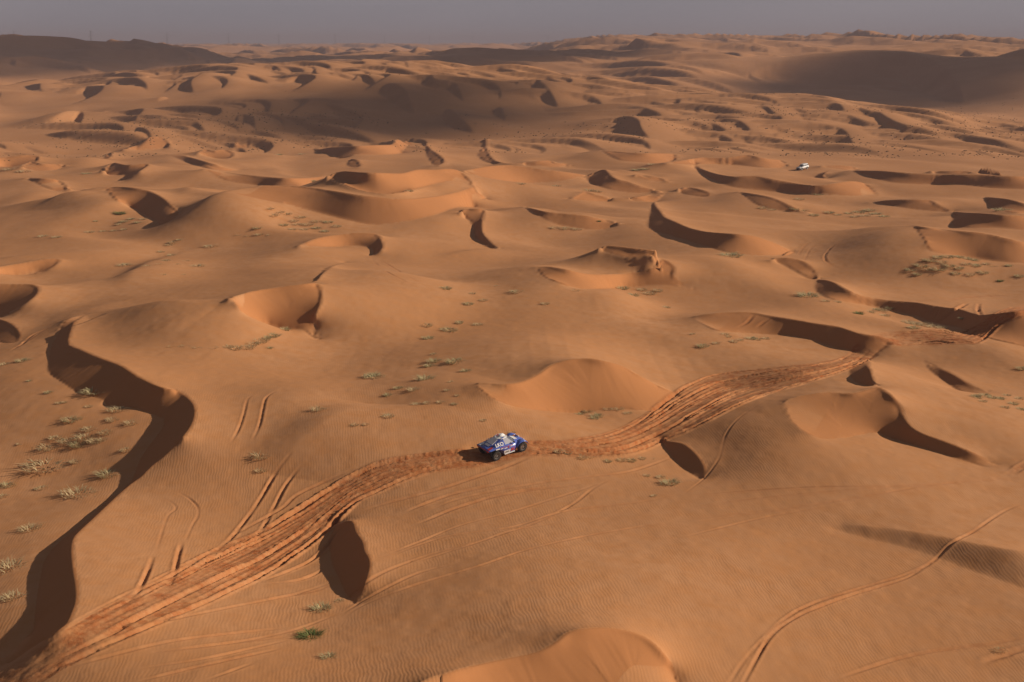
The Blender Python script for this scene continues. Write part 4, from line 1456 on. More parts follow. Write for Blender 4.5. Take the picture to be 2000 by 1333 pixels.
# ------------------------------------------------------------------ the rally buggy (x forward, y left)
def make_buggy():
    t = thing('rally_car', 'blue white and red rally buggy with exposed knobbly wheels on the churned tyre tracks', 'rally car', M=CAR_POSE)
    body = loft([(2.18, [(0, .60), (.50, .60), (.56, .68), (.50, .78), (0, .82)]),
                 (1.80, [(0, .44), (.58, .44), (.64, .64), (.60, .90), (0, .98)]),
                 (1.20, [(0, .40), (.60, .40), (.68, .72), (.66, 1.04), (0, 1.12)]),
                 (.90, [(0, .38), (.86, .38), (.92, .72), (.82, 1.09), (0, 1.17)]),
                 (.62, [(0, .36), (.99, .36), (1.05, .72), (.93, 1.12), (0, 1.20)]),
                 (0., [(0, .36), (1.02, .36), (1.08, .75), (.98, 1.18), (0, 1.26)]),
                 (-.62, [(0, .38), (1.0, .38), (1.07, .80), (.98, 1.22), (0, 1.32)]),
                 (-.98, [(0, .62), (.74, .64), (1.02, .92), (.99, 1.21), (0, 1.33)]),
                 (-1.5, [(0, .84), (.55, .86), (.96, 1.03), (1.01, 1.15), (0, 1.27)]),
                 (-2.05, [(0, .98), (.6, 1.0), (1.02, 1.06), (1.03, 1.11), (0, 1.18)]),
                 (-2.32, [(0, 1.05), (.6, 1.05), (1.02, 1.06), (1.03, 1.09), (0, 1.12)])])
    obj('body', bevelled(body, .035), BLUE, t)
    # cabin glass house: ring at the belt, ring at the roof
    lo = [(1.02, 0, 1.15), (.92, .42, 1.15), (.62, .76, 1.15), (-.35, .86, 1.22), (-.75, .84, 1.26), (-1.35, .62, 1.29), (-1.85, .28, 1.23), (-1.95, 0, 1.22)]
    hi = [(.22, 0, 1.76), (.18, .30, 1.755), (.04, .52, 1.72), (-.42, .57, 1.72), (-.60, .52, 1.70), (-.74, .34, 1.70), (-.84, .15, 1.70), (-.86, 0, 1.70)]

    def strip(i0, i1, sides=(1, -1)):
        bm = bmesh.new()
        for sgn in sides:
            a = [bm.verts.new((x, sgn * y, z)) for x, y, z in lo[i0:i1 + 1]]
            b = [bm.verts.new((x, sgn * y, z)) for x, y, z in hi[i0:i1 + 1]]
            for k in range(i1 - i0):
                bm.faces.new((a[k], a[k + 1], b[k + 1], b[k]) if sgn > 0 else (a[k + 1], a[k], b[k], b[k + 1]))
        bmesh.ops.remove_doubles(bm, verts=bm.verts, dist=1e-4)
        return bm
    ws = obj('windscreen', strip(0, 2), GLASS, t, False)
    wb_ = obj('wiper', tube((1.0, .06, 1.19), (.45, -.26, 1.62), .012), BLACK, ws)
    for sgn in (1, -1):
        obj('side_window', strip(2, 3, (sgn,)), PALEGLASS, t, False)
    obj('engine_cover', strip(3, 7), BLUE, t, False)
    bm = bmesh.new()
    top = [bm.verts.new((x, y, z)) for x, y, z in hi] + [bm.verts.new((x, -y, z)) for x, y, z in hi[::-1] if y > 0]
    f = bm.faces.new(top)
    r_ = bmesh.ops.extrude_face_region(bm, geom=[f])
    for v in r_['geom']:
        if isinstance(v, bmesh.types.BMVert):
            v.co.z += .035
            v.co.x = -.3 + (v.co.x + .3) * .93
            v.co.y *= .93
    rf = obj('roof', bm, WHITE, t, False)
    sc = obj('roof_intake', bevelled(loft([(.05, [(0, 1.78), (.22, 1.78), (.20, 1.90), (0, 1.92)]), (-.62, [(0, 1.76), (.16, 1.76), (.13, 1.80), (0, 1.81)])]), .02), WHITE, rf)
    obj('intake_mouth', panel([(.056, .15, 1.80), (.056, -.15, 1.80), (.056, -.14, 1.885), (.056, .14, 1.885)], .006), BLACK, sc, False)
    for k, (x, y) in enumerate([(-.05, .36), (-.35, -.38), (-.38, .36)]):
        obj('roof_decal', box(x - .15, x + .15, y - .09, y + .09, 1.72, 1.768), RED if k != 1 else BLUE, rf, False)
    obj('rear_vent', panel([(-.88, -.36, 1.715), (-.88, .36, 1.715), (-1.58, .46, 1.42), (-1.58, -.46, 1.42)], -.03), WHITE, t, False)
    obj('tail_stripe', box(-2.345, -2.30, -.95, .95, 1.045, 1.105), RED, t, False)
    for q in ([(-1.68, -.30, 1.39), (-1.68, .30, 1.39), (-1.90, .30, 1.29), (-1.90, -.30, 1.29)], [(1.35, -.34, 1.115), (1.35, .34, 1.115), (.98, .40, 1.185), (.98, -.40, 1.185)]):
        obj('sponsor_mark', panel(q, -.02 if q[0][0] < 0 else .02), WHITE, t, False)
    for sgn in (1, -1):
        obj('sponsor_mark', panel([(-1.55, sgn * 1.05, 1.06), (-1.12, sgn * 1.045, 1.02), (-1.12, sgn * 1.04, 1.13), (-1.55, sgn * 1.045, 1.15)], sgn * .012), WHITE, t, False)
        obj('sponsor_mark', panel([(-2.2, sgn * .55, 1.185), (-2.2, sgn * .85, 1.165), (-1.7, sgn * .80, 1.25), (-1.7, sgn * .55, 1.27)], sgn * .02), WHITE if sgn > 0 else RED, t, False)
        obj('red_pinstripe', panel([(.55, sgn * .975, 1.03), (-1.0, sgn * 1.03, 1.10), (-1.0, sgn * 1.025, 1.14), (.55, sgn * .965, 1.07)], sgn * .014), RED, t, False)
    # front fenders over the wheels
    for sgn in (1, -1):
        bm = bmesh.new()
        prev = None
        for k in range(13):
            a = math.radians(12 + k * 13)
            R_ = .66
            x, z = 1.5 + R_ * 1.02 * math.cos(a), .50 + R_ * .92 * math.sin(a)
            ring = [bm.verts.new((x, sgn * y, z + dz)) for y, dz in ((.58, .02), (.86, .035), (1.06, 0), (1.12, -.06), (1.08, -.075), (1.05, -.03), (.86, -.005), (.58, -.02))]
            if prev:
                for i in range(8):
                    bm.faces.new((prev[i], prev[(i + 1) % 8], ring[(i + 1) % 8], ring[i]))
            else:
                bm.faces.new(ring)
            prev = ring
        bm.faces.new(prev[::-1])
        obj('front_fender', bm, BLUE, t)
        hl = obj('headlamp', box(2.00, 2.10, sgn * .42 - .1, sgn * .42 + .1, .78, .90), CLEAR, t)
        lamp = obj('rear_lamp', box(-2.36, -2.28, sgn * .78 - .10, sgn * .78 + .10, .98, 1.04), LAMP, t)
        mr = obj('mirror', bevelled(box(.52, .62, sgn * .98 - .09, sgn * .98 + .09, 1.22, 1.36), .02), BLACK, t)
        obj('mirror_arm', tube((.56, sgn * .84, 1.18), (.57, sgn * .96, 1.26), .018), BLACK, mr)
        obj('mud_flap', panel([(-2.10, sgn * .80, .62), (-2.10, sgn * 1.10, .62), (-2.02, sgn * 1.10, 1.05), (-2.02, sgn * .80, 1.05)], .015), BLACK, t, False)
        # side livery: white lower door, red flash ahead of it, white sill
        yb = lambda z: 1.0 + (z - .36) * .15 + .012
        sp = obj('side_panel', panel([(-.60, sgn * yb(.42), .42), (.02, sgn * (yb(.42) + .015), .42), (.10, sgn * (yb(.74) + .02), .74), (-.66, sgn * (yb(.74) + .012), .74)], sgn * .012), WHITE, t, False)
        obj('sponsor_mark', panel([(-.46, sgn * (yb(.55) + .036), .52), (-.10, sgn * (yb(.55) + .042), .52), (-.10, sgn * (yb(.6) + .048), .62), (-.46, sgn * (yb(.6) + .042), .62)], sgn * .006), STEEL, sp, False)
        obj('red_flash', panel([(.12, sgn * (yb(.50) + .016), .50), (.60, sgn * (yb(.50) - .005), .50), (.62, sgn * (yb(.72) - .02), .82), (.16, sgn * (yb(.72) + .012), .80)], sgn * .02), RED, t, False)
        obj('sill', bevelled(box(-.58, .60, min(sgn * .93, sgn * 1.06), max(sgn * .93, sgn * 1.06), .30, .40), .02), WHITE, t, False)
        for k, (x, z, w_) in enumerate([(-.42, .96, .34), (.22, 1.0, .26), (-.86, 1.02, .30)]):
            yy = 1.075 - (z - .75) * .22
            obj('sponsor_mark', panel([(x - w_ / 2, sgn * (yy + .03), z - .035), (x + w_ / 2, sgn * (yy + .03), z - .02), (x + w_ / 2, sgn * (yy + .02), z + .045), (x - w_ / 2, sgn * (yy + .02), z + .03)], sgn * .014), WHITE, t, False)
        obj('round_decal', lathe([(.075, -.02), (.075, .02), (.001, .02), (.001, -.02)], 16), RED, t, False).matrix_local = Matrix.Translation((-.12, sgn * 1.045, .97))
        # the team lettering on the rear flank, leaning in with the engine cover
        if sgn < 0:
            M = Matrix.Translation((-.98, -.875, 1.255)) @ Matrix.Rotation(math.radians(0), 4, 'Z') @ Matrix.Rotation(math.radians(58), 4, 'X')
        else:
            M = Matrix.Translation((-.98, .875, 1.255)) @ Matrix.Rotation(math.pi, 4, 'Z') @ Matrix.Rotation(math.radians(58), 4, 'X')
        lettering('LKQ', .46, M, WHITE, t)
    # running gear
    fr = tube((-1.0, .42, .62), (-2.15, .42, .86), .035)
    for p, q in [((-1.0, -.42, .62), (-2.15, -.42, .86)), ((-2.15, -.42, .86), (-2.15, .42, .86)), ((-2.15, -.42, .86), (-2.2, -.42, 1.05)), ((-2.15, .42, .86), (-2.2, .42, 1.05)), ((-1.5, -.42, .7), (-1.5, .42, .7))]:
        tube(p, q, .035, fr)
    obj('rear_frame', fr, STEEL, t)
    obj('gearbox', bevelled(box(-1.95, -1.05, -.27, .27, .45, .85), .05), STEEL, t)
    obj('skid_plate', box(-.95, 1.9, -.55, .55, .30, .36), STEEL, t, False)
    for ax in (1.5, -1.5):
        for sgn in (1, -1):
            arm = tube((ax + .25, sgn * .40, .52), (ax, sgn * .84, .46), .03)
            tube((ax - .25, sgn * .40, .52), (ax, sgn * .84, .46), .03, arm)
            obj('suspension_arm', arm, STEEL, t)
            sh = tube((ax + .1, sgn * .78, .50), (ax + .1, sgn * .56, 1.0), .05, None, 10)
            obj('shock_absorber', sh, RED, t)
            wheel(t, ax, sgn * .97, .47, .32, sgn)
    obj('spare_wheel', lathe([(.2, -.12), (.42, -.13), (.45, -.08), (.45, .08), (.42, .13), (.2, .12)], 24), RUBBER, t).matrix_local = Matrix.Translation((-1.75, 0, 1.0)) @ Matrix.Rotation(math.radians(80), 4, 'X') @ Matrix.Diagonal((.8, .8, .8, 1))
    an = tube((-.35, .3, 1.75), (-.55, .34, 2.25), .008)
    obj('antenna', an, BLACK, t)
    return t


make_buggy()


# ------------------------------------------------------------------ the white off-roader far off
def make_suv():
    t = thing('off_roader', 'small white off-road estate car nosing down the dune slope in the far right distance', 'off-road car', M=SUV_POSE)
    body = loft([(2.40, [(0, .52), (.80, .52), (.84, .70), (.82, .96), (0, .99)]),
                 (2.20, [(0, .44), (.90, .44), (.93, .75), (.90, 1.04), (0, 1.09)]),
                 (1.10, [(0, .42), (.93, .42), (.96, .80), (.93, 1.10), (0, 1.17)]),
                 (.9, [(0, .42), (.93, .42), (.97, .82), (.94, 1.13), (0, 1.18)]),
                 (-1.4, [(0, .44), (.93, .44), (.97, .84), (.94, 1.16), (0, 1.2)]),
                 (-2.30, [(0, .50), (.90, .50), (.94, .84), (.91, 1.16), (0, 1.2)]),
                 (-2.42, [(0, .58), (.84, .58), (.88, .84), (.86, 1.12), (0, 1.16)])])
    obj('body', bevelled(body, .04), WHITE, t)
    lo = [(1.15, 0, 1.15), (1.08, .55, 1.14), (.95, .86, 1.13), (.0, .90, 1.14), (-1.2, .90, 1.15), (-2.2, .87, 1.15), (-2.36, .5, 1.15), (-2.38, 0, 1.15)]
    hi = [(.42, 0, 1.86), (.38, .42, 1.85), (.30, .68, 1.82), (-.1, .71, 1.84), (-1.2, .71, 1.85), (-2.0, .69, 1.82), (-2.16, .42, 1.82), (-2.2, 0, 1.83)]

    def strip(i0, i1, a0, a1, off, sides=(1, -1)):
        """Part of the glass house between two fractions of its height, pushed out by off."""
        bm = bmesh.new()
        for sgn in sides:
            A, B_ = [], []
            for (x0, y0, z0), (x1, y1, z1) in zip(lo[i0:i1 + 1], hi[i0:i1 + 1]):
                for lst, k in ((A, a0), (B_, a1)):
                    x, y, z = x0 + (x1 - x0) * k, y0 + (y1 - y0) * k, z0 + (z1 - z0) * k
                    lst.append(bm.verts.new((x + (off if i1 <= 2 else (-off if i0 >= 5 else 0)), sgn * (y + (off if 2 <= i0 < 6 and y > 0 else 0)), z)))
            for k in range(len(A) - 1):
                bm.faces.new((A[k], A[k + 1], B_[k + 1], B_[k]) if sgn > 0 else (A[k + 1], A[k], B_[k], B_[k + 1]))
        bmesh.ops.remove_doubles(bm, verts=bm.verts, dist=1e-4)
        return bm
    obj('cabin', strip(0, 7, 0, 1, 0), WHITE, t, False)
    bm = bmesh.new()
    f = bm.faces.new([bm.verts.new((x, y, z)) for x, y, z in hi] + [bm.verts.new((x, -y, z)) for x, y, z in hi[::-1] if y > 0])
    r_ = bmesh.ops.extrude_face_region(bm, geom=[f])
    for v in r_['geom']:
        if isinstance(v, bmesh.types.BMVert):
            v.co.z += .05
            v.co.y *= .95
    rf = obj('roof', bm, WHITE, t, False)
    obj('windscreen', strip(0, 2, .12, .92, .012), GLASS, t, False)
    obj('rear_window', strip(6, 7, .15, .85, .012), GLASS, t, False)
    for sgn in (1, -1):
        for i0, i1 in ((2, 3), (3, 4), (4, 5)):
            bm = strip(i0, i1, .14, .82, .012, (sgn,))
            c = sum((v.co for v in bm.verts), Vector()) / len(bm.verts)
            for v in bm.verts:
                v.co.x = c.x + (v.co.x - c.x) * .90
            obj('side_window', bm, GLASS, t, False)
        obj('roof_rail', tube((.1, sgn * .62, 1.93), (-1.9, sgn * .62, 1.93), .025), STEEL, rf)
        obj('headlamp', box(2.36, 2.44, sgn * .66 - .13, sgn * .66 + .13, .80, .95), CLEAR, t, False)
        obj('rear_lamp', box(-2.45, -2.38, sgn * .76 - .07, sgn * .76 + .07, .80, 1.05), LAMP, t, False)
        mr = obj('mirror', bevelled(box(.85, .98, sgn * 1.03 - .09, sgn * 1.03 + .09, 1.15, 1.33), .02), WHITE, t)
        for x, nm in ((.25, 'door_handle'), (-.75, 'door_handle')):
            obj(nm, box(x - .1, x + .1, sgn * .975 - .02, sgn * .975 + .02, .98, 1.02), STEEL, t, False)
        for ax in (1.45, -1.40):
            bm = bmesh.new()
            prev = None
            for k in range(11):
                a = math.radians(-5 + k * 19)
                ring = [bm.verts.new((ax + rr_ * math.cos(a), sgn * y, .42 + rr_ * math.sin(a))) for rr_, y in ((.43, .90), (.53, .90), (.53, 1.0), (.43, 1.0))]
                if prev:
                    for i in range(4):
                        bm.faces.new((prev[i], prev[(i + 1) % 4], ring[(i + 1) % 4], ring[i]))
                prev = ring
            obj('wheel_arch', bm, BLACK, t)
            wheel(t, ax, sgn * .84, .40, .27, sgn, WHITE)
    obj('grille', box(2.38, 2.45, -.45, .45, .70, .95), BLACK, t, False)
    obj('front_bumper', bevelled(box(2.30, 2.52, -.90, .90, .42, .62), .04), STEEL, t)
    obj('rear_bumper', bevelled(box(-2.52, -2.36, -.88, .88, .44, .62), .04), STEEL, t)
    return t


make_suv()


# ------------------------------------------------------------------ grass
def grass_material(name, a, b):
    m, N, K, bs = new_mat(name)
    bs.inputs['Roughness'].default_value = .8
    bs.inputs['Specular IOR Level'].default_value = .2
    geo = N.new('ShaderNodeNewGeometry')
    n = N.new('ShaderNodeTexNoise')
    n.inputs['Scale'].default_value = 3.5
    n.inputs['Detail'].default_value = 3
    x = N.new('ShaderNodeMix')
    x.data_type = 'RGBA'
    x.inputs[6].default_value = (*a, 1)
    x.inputs[7].default_value = (*b, 1)
    r_ = N.new('ShaderNodeMapRange')
    r_.inputs['From Min'].default_value = .35
    r_.inputs['From Max'].default_value = .65
    K.new(geo.outputs['Position'], n.inputs['Vector'])
    K.new(n.outputs[0], r_.inputs['Value'])
    K.new(r_.outputs[0], x.inputs[0])
    K.new(x.outputs[2], bs.inputs['Base Color'])
    tl = N.new('ShaderNodeBsdfTranslucent')      # thin blades let light through
    K.new(x.outputs[2], tl.inputs['Color'])
    ms = N.new('ShaderNodeMixShader')
    ms.inputs[0].default_value = .35
    K.new(bs.outputs[0], ms.inputs[1])
    K.new(tl.outputs[0], ms.inputs[2])
    K.new(ms.outputs[0], N['Material Output'].inputs['Surface'])
    return m


STRAW = grass_material('dry_straw', (.62, .49, .29), (.44, .34, .18))
GREY = grass_material('grey_green_grass', (.40, .36, .19), (.55, .44, .25))
GREEN = grass_material('fresh_green_grass', (.13, .17, .045), (.26, .26, .10))


def tuft_mesh(seed, n, spread, tall, mat):
    rnd = random.Random(seed)
    vs, fs = [], []
    for k in range(n):
        a = rnd.uniform(0, 2 * math.pi)
        q = math.sqrt(rnd.random()) * .5
        bx, by = q * math.cos(a) * spread, q * math.sin(a) * spread
        out = rnd.gauss(a, .7)
        h = tall * rnd.uniform(.45, 1.0) * (1.15 - q)
        lean = rnd.uniform(.4, 1.9) * h
        w = rnd.uniform(.012, .026)
        i = len(vs)
        for t, ww in ((0, w), (.4, w), (.75, w * .7)):
            x = bx + math.cos(out) * lean * t ** 1.6
            y = by + math.sin(out) * lean * t ** 1.6
            z = h * (t - .28 * t * t) - .05
            vs.append((x - math.sin(out) * ww, y + math.cos(out) * ww, z))
            vs.append((x + math.sin(out) * ww, y - math.cos(out) * ww, z))
        vs.append((bx + math.cos(out) * lean * 1.05, by + math.sin(out) * lean * 1.05, h * .68 - .05))
        fs += [(i, i + 1, i + 3, i + 2), (i + 2, i + 3, i + 5, i + 4), (i + 4, i + 5, i + 6)]
    me = bpy.data.meshes.new('grass_tuft')
    me.from_pydata(vs, [], fs)
    me.materials.append(mat)
    return me


TUFTS = {'s': [tuft_mesh(k, 120, 1.25, .50, STRAW) for k in range(4)], 'g': [tuft_mesh(20 + k, 150, 1.15, .52, GREY) for k in range(4)],
         'G': [tuft_mesh(40 + k, 200, 1.0, .55, GREEN) for k in range(3)], 'd': [tuft_mesh(60, 70, 1.3, .28, STRAW)]}
trnd = random.Random(3)


def put_tuft(u, v, wpx, kind, label, group=None):
    p = hit(u, v)
    r_ = math.hypot(p.x, p.y)
    wide = wpx * r_ / FPX
    me = trnd.choice(TUFTS[kind])
    o = bpy.data.objects.new('grass_tuft', me)
    S.collection.objects.link(o)
    k = max(.32, wide / 1.2)
    o.scale = (k, k * trnd.uniform(.75, 1.0), min(k, .9 + .25 * k) * trnd.uniform(.85, 1.1))
    o.rotation_euler = (0, 0, trnd.uniform(0, 6.28))
    o.location = p
    o['label'] = label
    o['category'] = 'grass tuft'
    if group:
        o['group'] = group


# tufts one can single out: tile, x, y, width in tile points, kind, label
SINGLE = [
    ('L', 130, 318, 80, 'g', 'grey green tuft at the left edge, level with the top of the S-shaped slip face'),
    ('L', 545, 500, 130, 'g', 'grey green grass tuft touching the foot of the S-shaped slip face at its upper end'),
    ('L', 690, 605, 110, 's', 'pale straw tuft at the slip face foot, just left of the sharpest bend'),
    ('L', 655, 665, 75, 's', 'small straw tuft just below the pale one near the bend of the S-shaped slip face'),
    ('L', 415, 665, 110, 'g', 'grey green tuft in the middle of the left hollow, above the tangled straw patch'),
    ('L', 260, 935, 210, 's', 'largest pale straw tuft on a sand mound in the left hollow'),
    ('L', 625, 985, 130, 'g', 'grey green tuft in the left hollow nearest the narrow neck of the S-shaped slip'),
    ('L', 450, 1100, 180, 's', 'broad pale straw tuft just left of where the dark S-shaped slip face narrows'),
    ('L', 40, 1050, 90, 'g', 'upper of two tufts at the left edge below the largest straw tuft'),
    ('L', 15, 1110, 60, 's', 'lower of two tufts at the left edge below the largest straw tuft'),
    ('BL', 60, 530, 180, 's', 'wide tangled straw tuft at the left edge, left of the broad dark lower slip face'),
    ('BL', 75, 705, 130, 's', 'low straw tuft at the left edge, lowest one left of the broad dark slip face'),
    ('BL', 180, 305, 120, 's', 'flattened straw tuft in the left hollow, above the broad dark lower slip face'),
    ('BL', 1880, 775, 125, 'g', 'grey green tuft left of the foot of the lone dark slip below the tracks'),
    ('BL', 1820, 930, 150, 'G', 'fresh green grass clump at the bottom left of centre below the tyre tracks'),
    ('BL', 1925, 1055, 100, 'g', 'grey green tuft right below the fresh green clump near the bottom edge'),
    ('BL', 1990, 725, 60, 's', 'thin straw tuft at the lower tip of the lone dark slip face'),
    ('L', 1865, 605, 90, 's', 'straw tuft alone on smooth sand between the paired ruts and the rally car'),
    ('L', 1520, 878, 110, 's', 'flat straw tuft above the main tracks, left of the soft shaded ridge'),
    ('L', 1530, 962, 70, 's', 'wispy straw tuft just above the two deep ruts that join the main tracks'),
    ('L', 1670, 135, 70, 'g', 'green grey tuft at the foot of the bright striped slip face left of centre'),
    ('M', 185, 412, 120, 'g', 'grey green tuft on open sand, leftmost of the tufts up-left of the rally car'),
    ('M', 490, 425, 115, 'g', 'rounded grey green tuft, largest of those on the flat up-left of the rally car'),
    ('M', 630, 138, 110, 'g', 'grey green tuft in the far centre flat with a spreading right side'),
    ('M', 500, 110, 75, 's', 'straw tuft in the far centre flat trailing a long thin shadow'),
    ('M', 665, 322, 115, 'g', 'wide grey green tuft at the left end of the bowl behind the rally car'),
    ('M', 540, 322, 85, 'g', 'grey green tuft left of the wide one near the bowl-shaped slip face'),
    ('M', 275, 642, 75, 's', 'pale straw tuft between the soft shaded ridge and the flat with scattered tufts'),
    ('M', 1000, 738, 45, 's', 'tiny straw tuft just beyond the nose of the rally car'),
    ('M', 830, 667, 40, 's', 'tiny pale tuft alone on the sand straight beyond the rally car'),
    ('M', 1920, 1035, 110, 'g', 'grey green tuft beside the small dark hollow right of the rally car'),
    ('T1', 690, 497, 85, 'G', 'dark green shrub on the floor of the curved dune bowl at upper left'),
    ('T1', 1220, 688, 75, 's', 'pale rounded straw tuft in the upper left flat, left of the dark lens-shaped slip face'),
    ('T1', 720, 797, 80, 's', 'pale straw tuft standing alone on the left of the upper left flat'),
    ('T1', 1490, 582, 65, 'g', 'grey tuft left of the dense straw patch below the long bright slip face'),
    ('T1', 1145, 802, 80, 's', 'straw tuft casting a short shadow in the middle of the upper left flat'),
    ('T2', 605, 932, 70, 'g', 'green grey shrub at the foot of the bright dune near the picture centre'),
    ('T2', 735, 1022, 60, 'g', 'grey green tuft below the shrub near the picture centre'),
    ('T2', 1490, 542, 28, 'G', 'tiny dark shrub alone on the orange slope right of centre'),
    ('T3', 280, 742, 130, 'g', 'broad grey green shrub at the foot of the curved slip face right of centre'),
    ('T3', 725, 975, 140, 'g', 'leaning grey green shrub below the dark crescent on the right'),
    ('T3', 1840, 888, 40, 'G', 'small dark shrub right of the large shrub patch on the right'),
    ('T3', 1020, 1077, 60, 'G', 'dark low shrub at the left end of the straw patch before the rutted slip face'),
    ('K', 1985, 645, 90, 'g', 'green grey shrub cut by the right edge of the picture'),
    ('T3', 1850, 477, 95, 'g', 'grey green shrub in the shade at the upper right edge'),
    ('BR', 1860, 1010, 80, 'd', 'sparse dry tuft by the deep short rut at the bottom right'),
]
